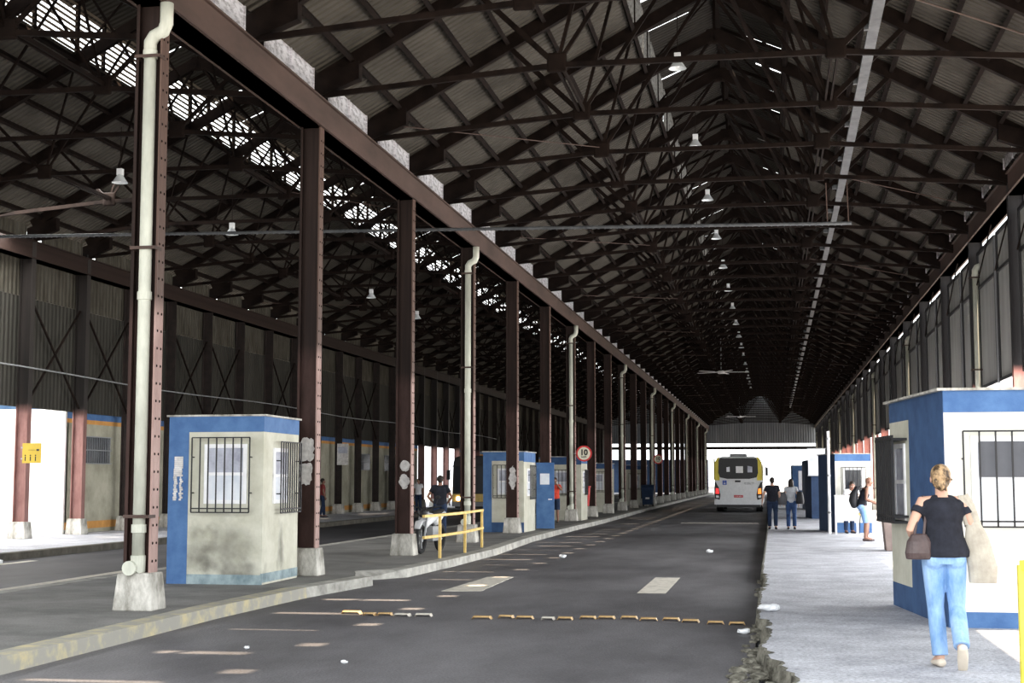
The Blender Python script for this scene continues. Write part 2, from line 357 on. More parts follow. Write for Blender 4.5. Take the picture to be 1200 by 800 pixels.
# rubble where the edge has broken away
rg = 'lumps of broken concrete along the sidewalk edge'
for i in range(110):
    if i < 76: yy = r2.uniform(10.8, 15.2); xx = -.22 + r2.uniform(-.20, .18) * (1 if yy < 14 else .5)
    elif i < 92: yy = r2.uniform(15.2, 18.0); xx = -.22 + r2.uniform(-.08, .06)
    else: yy = r2.uniform(21.5, 26); xx = -.2 + r2.uniform(-.08, .06)
    s = r2.uniform(.018, .06)
    b = B(); bmesh.ops.create_icosphere(b, subdivisions=2, radius=1)
    for v in b.verts: v.co = Vector((v.co.x * s * 1.3, v.co.y * s * 1.5, v.co.z * s * .6)) * (1 + r2.uniform(-.22, .22))
    o = obj('rubble_lump', b, M['rubble'], loc=(xx, yy, -.15 + s * .3)); o.rotation_euler = (0, 0, r2.uniform(0, 6))
    tag(o, 'rough grey lump of crumbled concrete lying along the broken sidewalk edge', 'rubble', rg)

# road paint and studs ------------------------------------------------------
def quad_thing(name, pts, z, mat, label, cat, group=None, t=.006):
    cx = sum(p[0] for p in pts) / len(pts); cy = sum(p[1] for p in pts) / len(pts)
    b = B(); prism(b, [(x - cx, y - cy) for x, y in pts], 0, t)
    o = obj(name, b, mat, loc=(cx, cy, z)); return tag(o, label, cat, group)
quad_thing('road_marking', [(-5.16, 22.6), (-4.54, 22.75), (-4.62, 26.1), (-5.08, 26.0)], -.151, M['paint'], 'worn white lane dash painted on the road beside the left kerb', 'road marking')
quad_thing('road_marking', [(-2.08, 22.75), (-1.64, 22.75), (-1.64, 26.4), (-2.08, 26.4)], -.151, M['paint'], 'pinkish white lane dash painted in the middle of the road', 'road marking')
quad_thing('road_marking', [(-12.2, 20.5), (-11.95, 20.5), (-12.2, 27.5), (-12.42, 27.5)], -.151, M['paint'], 'thin cream line painted on the left road behind the nearest column', 'road marking')
quad_thing('road_marking', [(-15.9, 24.5), (-15.7, 24.5), (-15.7, 29.5), (-15.9, 29.5)], -.151, M['paint'], 'short cream line painted on the left road below the white wall', 'road marking')
STUDS = [(-5.46, 18.65, 0.28), (-5.16, 18.45, 0.18), (-4.96, 18.48, 0.21), (-4.71, 18.41, 0.23), (-4.44, 18.45, 0.24), (-3.63, 18.24, 0.27), (-3.35, 18.41, 0.21), (-3.1, 18.34, 0.24), (-2.79, 18.27, 0.18), (-2.58, 18.31, 0.21), (-2.31, 18.48, 0.22), (-2.08, 18.52, 0.23), (-1.8, 18.57, 0.23), (-1.54, 18.39, 0.24), (-1.26, 18.44, 0.23), (-1.01, 18.26, 0.23), (-0.7, 18.09, 0.22), (-0.44, 18.03, 0.21)]
for i, (x, y, w) in enumerate(STUDS):
    b = B(); h = w / 2 - .008; tube(b, [(-h, 0, .0), (-h * .8, 0, .028), (h * .8, 0, .028), (h, 0, .0)], [(.06, .004), (.075, .014), (.075, .014), (.06, .004)], 10)
    o = obj('road_stud', b, M['amber'] if i not in (3, 4, 8) else M['paint'], loc=(x, y, -.15)); o.rotation_euler = (0, 0, rnd.uniform(-.1, .1))
    tag(o, 'low worn stud in the bumpy amber line across the road near the camera', 'road stud', 'amber studs across the near road')
for i in range(14):
    b = B(); tube(b, [(-.1, 0, 0), (-.08, 0, .03), (.08, 0, .03), (.1, 0, 0)], [(.05, .004), (.06, .012), (.06, .012), (.05, .004)], 8)
    o = obj('road_stud', b, M['paint'], loc=(-3.5 + i * .22, 58.9, -.15))
    tag(o, 'small pale stud in the line across the road far behind, short of the white bus', 'road stud', 'pale studs across the far road')

# ------------------------------------------------------------------ roof sheets, monitor, walls (setting)
def sheet(bm, x0, z0, x1, z1, y0, y1, t=.03):
    v = [bm.verts.new(p) for p in [(x0, y0, z0), (x1, y0, z1), (x1, y1, z1), (x0, y1, z0), (x0, y0, z0 + t), (x1, y0, z1 + t), (x1, y1, z1 + t), (x0, y1, z0 + t)]]
    for f in [(0, 3, 2, 1), (4, 5, 6, 7), (0, 1, 5, 4), (1, 2, 6, 5), (2, 3, 7, 6), (3, 0, 4, 7)]: bm.faces.new([v[i] for i in f])
HW = 1.6   # half width of the monitor
for mid, nm, xe0, xe1 in ((MID, 'ceiling', XC + .1, XR + .35), (MIDL, 'ceiling_left_hall', XL - .35, XC - .1)):
    b = B()
    sheet(b, xe0, roof_z(xe0, mid), mid - HW, roof_z(mid - HW, mid), YA, YB)
    sheet(b, mid + HW, roof_z(mid + HW, mid), xe1, roof_z(xe1, mid), YA, YB)
    struct(nm, b, M['roof'])
    b = B(); zt = roof_z(mid + HW, mid) + 1.15; zr = zt + .8
    rr = random.Random(5); y = YA
    while y < YB:      # monitor roof, laid in short sheets with open laps here and there
        y1 = y + 2.2
        for sgn in (-1, 1):
            g = rr.choice([0, .12, .18, .22]); xs = mid + sgn * (HW + .25); xm = mid + sgn * rr.uniform(.5, 1.1)
            zf = lambda x: zr - .8 * abs(x - mid) / (HW + .25)
            sheet(b, xs, zf(xs), xm, zf(xm), y, y1 - g); sheet(b, xm, zf(xm), mid, zr, y, y1)
        y = y1
    struct(nm + '_monitor', b, M['roofdark'])
# monitor sides: milky sheets on the left of the main hall, shuttered side with open gaps on the right
zb = roof_z(MID + HW, MID)
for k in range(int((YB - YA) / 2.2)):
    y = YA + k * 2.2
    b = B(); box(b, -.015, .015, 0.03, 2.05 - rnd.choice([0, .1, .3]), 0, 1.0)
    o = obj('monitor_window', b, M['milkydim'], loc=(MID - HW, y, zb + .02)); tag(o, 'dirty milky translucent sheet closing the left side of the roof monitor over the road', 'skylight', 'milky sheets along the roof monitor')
b = B()
y = 9.05
while y < YB - 3:
    box(b, MID + HW - .02, MID + HW + .02, y + .30, y + 2.2, zb, zb + 1.15); y += 2.2
struct('wall_monitor_right', b, M['roofdark'])
# left hall monitor: open horizontal louvres
louv = None
for k in range(int((YB - YA) / 3.3)):
    if louv is None:
        louv = thing('louvre_panel', 'panel of horizontal louvre slats letting daylight into the left hall roof monitor', 'louvre', (MIDL - HW, YA, roof_z(MIDL - HW, MIDL)), 0, 'louvre panels of the left hall')
        b = B()
        for s in range(9): 
            zz = .06 + s * .135
            v = [b.verts.new(p) for p in [(-.03, 0, zz), (.03, 0, zz + .03), (.03, 3.3, zz + .03), (-.03, 3.3, zz)]]; b.faces.new(v)
        obj('slats', b, flat('louvre_slat', (.20, .16, .12), .7), louv)
        b = B(); box(b, -.04, .04, 0, .07, 0, 1.2); obj('post', b, M['truss'], louv)
    else: dup(louv, (MIDL - HW, YA + k * 3.3, roof_z(MIDL - HW, MIDL)))
b = B(); box(b, MIDL + HW - .02, MIDL + HW + .02, YA, YB, zb, zb + 1.15); struct('wall_monitor_left_hall', b, M['roofdark'])

# left wall: cladding above, slit of daylight, plastered wall below
b = B(); box(b, XL - .22, XL - .18, YA, YB, 3.6, 6.66); struct('wall_left', b, M['clad'])
b = B(); box(b, XL - .27, XL - .23, YA, YB, 6.68, 8.3); struct('wall_left_upper', b, M['cladup'])
WX = XL - .45
def low_wall(x, ya, yb, name, mat, h=3.35):
    b = B(); box(b, x - .2, x, ya, yb, 0, h + .3); struct(name, b, mat)
    b = B(); box(b, x - .19, x + .012, ya, yb, h + .08, h + .42); struct('trim_5', b, M['blue'])
    b = B(); box(b, x - .19, x + .010, ya, yb, h - .05, h + .08); struct('trim_6', b, M['orange'])
    b = B(); box(b, x - .19, x + .010, ya, yb, .12, .34); struct('trim_7', b, M['orange'])
low_wall(WX, 40.3, 84.0, 'wall_left_lower', M['wallcream'])
low_wall(WX, 95.6, 158, 'wall_left_far', M['wallcream'])
low_wall(XL - 3.8, 22, 47, 'wall_left_recess', M['sunlitwall'], 3.66)
b = B(); box(b, XL - 3.8, WX, 40.2, 40.4, 0, 3.7); struct('wall_left_return', b, M['sunlitwall'])
# end walls
def end_wall(x0, x1, name, sill, mid):
    zs = 5.35
    b = B(); box(b, x0, x1, YB, YB + .1, 6.1, 8.75); 
    v = [b.verts.new(p) for p in [(x0, YB, 8.75), (x1, YB, 8.75), (mid, YB, 13.2)]]; b.faces.new(v)
    struct(name, b, M['cladend'])
    b = B(); box(b, x0, x1, YB, YB + .2, 5.35, 5.72); struct('trim_8', b, M['truss'])
    if sill: b = B(); box(b, x0, x1, YB, YB + .2, 0, sill); struct('wall_end_left', b, M['bluedark'])
end_wall(XC, XR + .3, 'wall_back', 0, MID)
end_wall(XL, XC, 'wall_back_left', 4.1, MIDL)

# ------------------------------------------------------------------ steel columns
def make_column(name, label, top, mats, group=None, rivets=True):
    t = thing(name, label, 'column', (0, 0, 0), 0, group)
    b = B(); box(b, -.15, .15, -.01, .01, .42, top); obj('web', b, mats[0], t)
    for s in (-1, 1):
        b = B(); box(b, s * .165 - .012, s * .165 + .012, -.11, .11, .42, top)
        rb = None
        if rivets:
            z = .6; rb = B()
            while z < top - .1:
                for yy in (-.055, .055):
                    ball(rb, (s * .177, yy, z), (.010, .018, .018), 6)
                z += .22
            if s < 0: box(b, -.16, -.13, -.12, -.11, .42, top)
        fl = obj('flange', b, mats[1] if s > 0 else mats[0], t)
        if rb: obj('rivets', rb, M['truss'], fl)
    b = B(); frustum(b, (0, 0), 0, .46, .52, .44, .46, .38); obj('pedestal', b, M['concrete'], t, bevel=.02)
    return t
NC = 25
ordn = ['nearest', 'second', 'third', 'fourth', 'fifth', 'sixth', 'seventh', 'eighth']
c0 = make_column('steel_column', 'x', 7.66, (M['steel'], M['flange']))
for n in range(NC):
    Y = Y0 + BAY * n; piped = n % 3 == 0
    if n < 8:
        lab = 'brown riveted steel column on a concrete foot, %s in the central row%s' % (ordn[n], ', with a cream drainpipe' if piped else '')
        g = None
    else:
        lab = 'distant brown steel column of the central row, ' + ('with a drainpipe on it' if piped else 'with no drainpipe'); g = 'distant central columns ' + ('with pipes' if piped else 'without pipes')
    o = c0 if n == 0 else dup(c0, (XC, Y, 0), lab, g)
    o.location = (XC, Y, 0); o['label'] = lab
    if g: o['group'] = g
def poster(parent_loc, z0, z1, x0, x1, blobs=0, label='', rag=.02, torn=True, seed=1):
    q = random.Random(seed); b = B(); pts = []
    for i in range(28):
        a = 2 * math.pi * i / 28; cx, cz = (x0 + x1) / 2, (z0 + z1) / 2
        ca, sa = math.cos(a), math.sin(a); k = (abs(ca) ** blobs + abs(sa) ** blobs) ** (-1 / blobs)
        pts.append((cx + ca * k * (x1 - x0) / 2 + q.uniform(-rag, rag), cz + sa * k * (z1 - z0) / 2 + q.uniform(-rag, rag)))
    f = [b.verts.new((x, 0, z)) for x, z in pts]; b.faces.new(f)
    g = [b.verts.new((x, .003, z)) for x, z in pts]; b.faces.new(g)
    o = obj('poster', b, M['paper'], loc=(parent_loc[0], parent_loc[1] - .02, 0)); tag(o, label, 'poster'); return o
poster((XC, 23.7), 2.30, 1.92, -.14, .10, 6, 'torn pale paper notice pasted on the second column, upper of two', seed=2)
poster((XC, 23.7), 1.88, 1.52, -.145, .07, 6, 'torn pale paper notice pasted on the second column, lower of two', seed=3)
poster((XC, 30.3), 2.02, 1.78, -.10, .12, 2, 'round white smear of paper on the third column, upper of two', .012, seed=4)
poster((XC, 30.3), 1.74, 1.40, -.12, .12, 1.4, 'ragged heart shaped paper scrap on the third column, lower of two', .015, seed=5)
poster((XC, 43.5), 2.0, 1.3, -.1, .12, 2.2, 'grey oval paper remnant on the fifth column', .03, seed=6)
poster((XC, 50.1), 1.95, 1.15, -.12, .12, 3, 'tall pale oval poster on the sixth column', .015, seed=7)
# side wall columns
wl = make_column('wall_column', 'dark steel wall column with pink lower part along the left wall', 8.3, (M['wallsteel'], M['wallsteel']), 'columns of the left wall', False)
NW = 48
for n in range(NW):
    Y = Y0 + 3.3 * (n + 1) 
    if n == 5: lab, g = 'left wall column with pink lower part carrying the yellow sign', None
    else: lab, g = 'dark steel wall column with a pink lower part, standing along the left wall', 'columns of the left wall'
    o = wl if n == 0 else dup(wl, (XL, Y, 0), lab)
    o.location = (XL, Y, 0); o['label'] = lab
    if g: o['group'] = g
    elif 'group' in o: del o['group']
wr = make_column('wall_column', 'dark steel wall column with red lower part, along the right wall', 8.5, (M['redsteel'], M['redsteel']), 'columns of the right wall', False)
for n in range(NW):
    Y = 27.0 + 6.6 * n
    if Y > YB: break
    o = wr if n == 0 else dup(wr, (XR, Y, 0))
    o.location = (XR, Y, 0)
# X bracing between left wall columns
xb = None
for n in range(2, NW - 1):
    Y = Y0 + 3.3 * (n + 1)
    if xb is None:
        xb = thing('cross_brace', 'thin crossed steel rods bracing two columns against the dark left wall', 'brace', (XL, Y, 0), 0, 'crossed rods of the left wall')
        for a, c in (((0, .15, 3.7), (0, 3.15, 6.6)), ((0.03, .15, 6.6), (0.03, 3.15, 3.7))):
            b = B(); bar(b, a, c, .05, .05); obj('rod', b, M['truss'], xb)
    elif n % 3 != 1: dup(xb, (XL, Y, 0))
# shade by colour: left wall columns away from the openings get the dark copy
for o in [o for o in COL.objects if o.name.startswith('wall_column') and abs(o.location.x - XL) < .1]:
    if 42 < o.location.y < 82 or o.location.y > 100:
        if o.get('group'): o['label'] = 'steel wall column coloured all dark for the shade along the left wall'; o['group'] = 'dark columns of the left wall'
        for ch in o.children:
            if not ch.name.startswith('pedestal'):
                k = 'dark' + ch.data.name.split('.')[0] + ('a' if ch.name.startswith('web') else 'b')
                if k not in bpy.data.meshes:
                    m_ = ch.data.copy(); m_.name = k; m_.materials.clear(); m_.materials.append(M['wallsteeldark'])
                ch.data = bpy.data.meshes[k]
# right wall cladding in framed panels
rp = None; k = 0
while 30.3 + 3.3 * k < YB - 3:
    Y = 30.3 + 3.3 * k
    if rp is None:
        rp = thing('cladding_panel', 'grey corrugated sheet panel in a dark frame high on the right wall', 'wall panel', (XR + .05, Y, 0), 0, 'framed sheet panels of the right wall')
        b = B(); box(b, 0.0, .02, .2, 3.1, 4.05, 7.6); obj('sheet', b, M['cladright'], rp)
        b = B()
        for z in (4.02, 6.68, 7.6): box(b, -.05, .03, .17, 3.13, z - .04, z + .04)
        for yy in (.17, 3.08): box(b, -.05, .03, yy, yy + .06, 4.02, 7.6)
        obj('frame', b, M['iron'], rp)
        b = B(); bar(b, (-.08, .2, 7.9), (-.08, 3.1, 6.7), .03); obj('rod', b, M['truss'], rp)
    else: dup(rp, (XR + .05, Y, 0))
    k += 1

# gutter beams
def gutter(x, z0, z1, w, label, yA=YA, mt='beam'):
    t = thing('gutter_beam', label, 'beam', (x, yA, z0))
    b = B(); box(b, -w / 2, w / 2, 0, YB - yA, 0, z1 - z0); obj('channel', b, M[mt], t)
    b = B(); box(b, -w / 2 - .05, w / 2 + .05, 0, YB - yA, 0.0, .03); box(b, -w / 2 - .05, w / 2 + .05, 0, YB - yA, z1 - z0 - .03, z1 - z0); obj('lip', b, M[mt], t)
    return t
gutter(XC, 7.66, 8.17, .36, 'long brown box girder carried by the central row of columns')
gutter(XL, 7.70, 8.20, .34, 'long dark girder along the top of the left wall', mt='steel')
gutter(XR, 7.95, 8.45, .34, 'long dark girder along the top of the right wall')
# milky light panels on the gutter beams
gp = None
for x, nm, sgn in ((XC + .15, 'milky light panel between roof shoes on the central girder', 1), (XR - .30, 'milky light panel between roof shoes on the right girder', -1), (XL + .15, 'dull light panel between roof shoes on the left wall girder', 1)):
    k = 0; gp = None
    while YA + 3.3 * k < YB - 3:
        Y = 10.5 + 3.3 * k + .45; zz = 8.17 if x < 4 else 8.45
        if gp is None:
            b = B(); v = [b.verts.new(p) for p in [(0, 0, 0), (0, 2.4, 0), (0, 2.4, .42 if sgn > 0 else .27), (0, 0, .42 if sgn > 0 else .27)]]; b.faces.new(v)
            if sgn: 
                for s in (0, 1.18, 2.36): box(b, -.02, .02, s, s + .035, 0, .42 if sgn > 0 else .27)
            gp = obj('light_panel', b, M['milky'] if x > -15 else M['cladup'], loc=(x, Y, zz)); tag(gp, nm, 'skylight', nm.replace('panel', 'panels'))
        else:
            o = gp.copy(); COL.objects.link(o); o.location = (x, Y, zz)
        k += 1

# ------------------------------------------------------------------ trusses
def make_truss(mid, x0, x1, label, group, thin=1.0):
    t = thing('roof_truss', label, 'truss', (mid, 0, 8.2), 0, group)
    zz = lambda x: roof_z(x + mid, mid) - 8.2 - .16
    hl = x0 - mid; hr = x1 - mid; n = 2.3
    for a in (hl, hr):
        b = B(); bar(b, (a, 0, zz(a)), (0, 0, zz(0)), .14, .26); obj('rafter', b, M['truss'], t)
        s = 1 if a > 0 else -1
        b = B(); pts = [(a + s * .12, -.05), (a - s * .75, .28), (a - s * .75, .62), (a + s * .12, .34), ]
        for yy in (-.09, .09): b.verts.ensure_lookup_table()
        v0 = [b.verts.new((x, -.1, z)) for x, z in pts]; v1 = [b.verts.new((x, .1, z)) for x, z in pts]
        b.faces.new(v0); b.faces.new(v1)
        for i in range(4): b.faces.new((v0[i], v0[(i + 1) % 4], v1[(i + 1) % 4], v1[i]))
        obj('shoe', b, M['truss'], t)
        b = B(); bar(b, (a, 0, .03), (s * n, 0, .36), .07, .09); obj('tie', b, M['truss'], t)
        for (xa, w) in ((s * 3.75, .09 * thin), (s * 1.62, .06 * thin)):
            b = B(); bar(b, (s * n, 0, .36), (xa, 0, zz(xa)), w, w); obj('strut', b, M['truss'], t)
        b = B(); bar(b, (s * n, 0, .36), (0, 0, zz(0)), .06 * thin, .07 * thin); obj('strut', b, M['truss'], t)
        b = B(); box(b, s * n - .17, s * n + .17, -.05, .05, .24, .58); obj('gusset_plate', b, M['truss'], t, bevel=.04)
        b = B(); box(b, s * HW - .04, s * HW + .04, -.05, .05, zz(HW), zz(HW) + 1.4); bar(b, (s * HW, 0, zz(HW) + 1.35), (0, 0, zz(HW) + 2.05), .05, .08); obj('monitor_frame', b, M['truss'], t)
    b = B(); bar(b, (-n, 0, .36), (n, 0, .36), .07, .09); obj('tie', b, M['truss'], t)
    b = B(); box(b, -.2, .2, -.05, .05, zz(0) - .25, zz(0) + .12); obj('gusset_plate', b, M['truss'], t, bevel=.05)
    b = B(); bar(b, (0, 0, zz(0)), (0, 0, zz(HW) + 2.0), .06, .06); obj('king_post', b, M['truss'], t)
    for s in (-1, 1):
        b = B(); bar(b, (s * HW, 0, zz(HW) + .1), (0, 0, zz(HW) + 1.9), .04, .04); obj('brace', b, M['truss'], t)
    return t
tm = make_truss(MID, XC + .1, XR - .1, 'dark steel roof truss with raised tie spanning the hall over the road', 'trusses over the main hall')
tl = make_truss(MIDL, XL + .1, XC - .1, 'dark steel roof truss with raised tie spanning the left hall', 'trusses over the left hall', .7)
ty = [10.5 + 3.3 * k for k in range(0, 52)]
for k, Y in enumerate(ty):
    if k == 0: tm.location = (MID, Y, 8.2); tl.location = (MIDL, Y, 8.2)
    else: dup(tm, (MID, Y, 8.2)); dup(tl, (MIDL, Y, 8.2))
# purlins
for mid, xe0, xe1, lab in ((MID, XC + .3, XR, 'main hall'), (MIDL, XL, XC - .3, 'left hall')):
    for s in (-1, 1):
        a = HW + .05; lim = (xe1 - mid) if s > 0 else (mid - xe0)
        while a < lim:
            b = B(); box(b, -.04, .04, 0, YB - YA, -.13, 0)
            o = obj('purlin', b, M['truss'], loc=(mid + s * a, YA, roof_z(mid + s * a, mid) - .035)); o.rotation_euler = (0, s * math.atan(SL), 0)
            tag(o, 'dark purlin running the length of the %s under the roof sheets' % lab, 'purlin', 'purlins of the ' + lab)
            a += .71
    b = B(); box(b, -.06, .06, 0, YB - YA, -.1, 0); o = obj('ridge_beam', b, M['truss'], loc=(mid, YA, zb + 1.85))
    tag(o, 'ridge beam under the monitor roof of the ' + lab, 'beam')
# longitudinal struts and sway bars
for x, lab in ((MID - 2.3, 'left'), (MID + 2.3, 'right'), (MIDL - 2.3, 'left'), (MIDL + 2.3, 'right')):
    for k in range(0, 50, 2 if x > -5 else 3):
        Y = ty[k]
        t = tag(obj('sway_strut', (lambda b: (bar(b, (-.05, 0, 0), (-.05, 3.3, 0), .035, .08), bar(b, (.05, 0, 0), (.05, 3.3, 0), .035, .08), b)[2])(B()), M['truss'], loc=(x, Y, 8.62)),
            'paired brown bars joining two truss nodes %s of the ridge in the %s hall' % (lab, 'main' if x > -5 else 'left'), 'strut', 'paired bars %s %s' % (lab, 'main' if x > -5 else 'left'))
for k in range(1, 48, 2):
    Y = ty[k]
    for mid, hl in ((MID, 'main'), (MIDL, 'left')):
        if hl == 'left' and k % 6 != 1: continue
        b = B(); bar(b, (0, 0, 0), (2.25, 6.6, -3.3), .07, .07)
        tag(obj('sway_rod', b, M['truss'], loc=(mid, Y, 11.95)), 'diagonal bar from the ridge down to a truss node in the %s hall' % hl, 'strut', 'diagonal bars of the %s hall' % hl)
        if k % 4 == 1:
            b = B(); tube(b, [(0, 0, 0), (-3.5, -3.3, -.2)], [.012, .012], 6)
            tag(obj('stay_rod', b, M['beam'], loc=(mid - 2.3, Y + 3.3, 8.66)), 'thin rod stretched from a truss node toward the girder in the %s hall' % hl, 'rod', 'thin stay rods of the %s hall' % hl)
        if k % 4 == 3:
            b = B(); tube(b, [(0, 0, 0), (3.5, 3.3, -.2)], [.012, .012], 6)
            tag(obj('stay_rod', b, M['beam'], loc=(mid + 2.3, Y, 8.66)), 'thin rod stretched from a truss node toward the outer eave in the %s hall' % hl, 'rod', 'thin outward rods of the %s hall' % hl)

# ------------------------------------------------------------------ rainwater pipes
def make_drain(loc, top, label, group, sgn=1):
    t = thing('drain_pipe', label, 'pipe', loc, 0, group)
    r = .078
    b = B(); tube(b, [(0, 0, .62), (0, 0, top - .62)], [r, r], 16); obj('pipe', b, M['pipe'], t, smooth=True)
    b = B(); tube(b, [(0, 0, top - .64), (0, 0, top - .5), (.05, 0, top - .42), (.17, 0.0, top - .36), (.21, 0, top - .26), (.21, 0, top + .0)], [r * 1.08] * 6, 16); obj('elbow', b, M['pipe'], t, smooth=True)
    for z in (.62, 1.0, top - .66, 3.9):
        b = B(); tube(b, [(0, 0, z - .05), (0, 0, z + .05)], [r * 1.18] * 2, 16); obj('coupling', b, M['pipe'], t)
    b = B(); tube(b, [(0, 0, .66), (0, 0, .5), (-.02, -.02, .46)], [r * 1.2] * 3, 16); tube(b, [(-.06, -.02, .52), (-.06, -.14, .52)], [r * 1.15] * 2, 16); obj('cleanout', b, M['pipe'], t)
    for z in (1.15, 4.5, top - .7):
        b = B(); box(b, -.17, .17, -.1, -.09, z - .02, z + .02); box(b, -.17, -.16, -.1, .1, z - .02, z + .02); box(b, .16, .17, -.1, .1, z - .02, z + .02); obj('strap', b, M['beam'], t)
    return t
for n in range(0, NC, 3):
    Y = Y0 + BAY * n
    near = n < 9
    lab = ('cream drainpipe strapped to the %s column of the central row' % ordn[n]) if n < 7 else 'thin cream drainpipe on a distant column of the central row'
    if n == 0: d0 = make_drain((XC + .015, Y - .10, 0), 7.66, lab, None)
    else:
        o = dup(d0, (XC + .015, Y - .10, 0), lab)
        if n >= 7: o['group'] = 'distant central drainpipes'
for i, Y in enumerate([40.2, 60.0, 79.8, 99.6, 119.4, 139.2, 159.0, 178.8]):
    o = dup(d0, (XR - .06, Y - .27, 0), ['white drainpipe on the right wall behind the near ticket booth', 'second white drainpipe along the right wall', ][i] if i < 2 else 'distant pale drainpipe along the right wall')
    if i >= 2: o['group'] = 'distant right wall drainpipes'

# ------------------------------------------------------------------ suspended things
t = thing('suspended_pipe', 'long thin grey ridged pipe hung across both halls under the trusses', 'pipe', (0, 30.75, 7.06))
b = B(); tube(b, [(-18.2, 0, .18), (1.74, 0, -.12)], [.035, .035], 8); obj('tube', b, M['duct'], t)
b = B()
for i in range(150): 
    x = -18 + i * .131; tube(b, [(x, 0, .177 - (x + 18.2) * .01504), (x + .03, 0, .1765 - (x + 18.2) * .01504)], [.042, .042], 6)
obj('rib', b, M['duct'], t)
for x in (1.25, 1.68):
    b = B(); bar(b, (x, 0, -.12), (x - .02, 0, .75), .022); obj('hanger', b, M['beam'], t)
t = thing('cable_tray', 'long grey metal cable tray hung lengthwise right of the ridge', 'cable tray', (1.7, 14, 8.95))
b = B(); bar(b, (0, 0, 0), (.15, 24, -.04), .18, .07); bar(b, (.15, 24, -.04), (.34, 140, .1), .15, .07); obj('tray', b, M['duct'], t)
b = B()
for i in range(40): box(b, -.11 + i * .006, .11 + i * .006, i * 3.3 - .2, i * 3.3 - .12, -.05, .05)
obj('bracket', b, M['duct'], t)
tag(obj('cable', (lambda b: (tube(b, [(0, y, .05 * math.sin(y * .3)) for y in range(0, 76, 3)], [.022] * 26, 6), b)[1])(B()), M['grey'], loc=(XL + .35, 30, 4.6)), 'sagging grey cable strung along the dark left wall', 'cable')
t = thing('conduit', 'grey conduit slanting under the left hall roof toward the central girder', 'pipe', (-9.4, 14.5, 8.95))
b = B(); tube(b, [(0, 0, 0), (.35, 18, -.25)], [.035, .035], 8); obj('tube', b, M['duct'], t)
b = B(); tube(b, [(0.1, 3, .55), (0.1, 3, -.05)], [.012] * 2, 6); obj('hanger', b, M['duct'], t)
def make_lamp(label, group):
    t = thing('hanging_lamp', label, 'lamp', (0, 0, 0), 0, group)
    b = B(); tube(b, [(0, 0, .0), (0, 0, 1.0)], [.008] * 2, 6); obj('cord', b, M['truss'], t)
    b = B(); box(b, -.06, .06, -.05, .05, -.04, .10); obj('gear_box', b, M['plastic_white'], t)
    b = B(); tube(b, [(0, 0, -.02), (0, 0, -.1), (0, 0, -.2)], [.05, .10, .17], 16, cap=False); obj('shade', b, flat('lamp_shade_%s' % group[:4], (.7, .74, .76), .25, spec=.7), t, smooth=True)
    b = B(); ball(b, (0, 0, -.13), .05, 10); obj('bulb', b, M['white'], t)
    return t
l0 = make_lamp('small white bell shaped lamp hanging from a truss over the road', 'bell lamps over the road')
for i in range(16):
    Y = 27 + 6.6 * i
    if i == 0: l0.location = (-1.62, Y, 9.55)
    else: dup(l0, (-1.62, Y, 9.55))
for i, (x, y, z) in enumerate([(-13.46, 28.3, 8.05), (-13.5, 34.9, 8.05), (-13.5, 41.5, 8.05), (-13.5, 48.1, 8.05), (-13.5, 54.7, 8.05)]):
    dup(l0, (x, y, z), 'small white bell shaped lamp hanging in the left hall', 'bell lamps in the left hall')
for i, (x, y) in enumerate([(-3.05, 93.4), (-3.3, 160)]):
    t = thing('ceiling_fan', ['big pale ceiling fan hanging over the road, nearer of the two', 'distant pale ceiling fan above the far road'][i], 'fan', (x, y, 8.45))
    b = B(); tube(b, [(0, 0, -.1), (0, 0, .12)], [.22, .16], 16); obj('motor', b, M['white'], t)
    b = B(); tube(b, [(0, 0, .1), (0, 0, 2.3)], [.03] * 2, 6); obj('rod', b, M['grey'], t)
    for k in range(5):
        a = 2 * math.pi * k / 5 + .1; b = B(); bar(b, (.2 * math.cos(a), .2 * math.sin(a), 0), (1.75 * math.cos(a), 1.75 * math.sin(a), 0), .16, .02); obj('blade', b, M['white'], t)

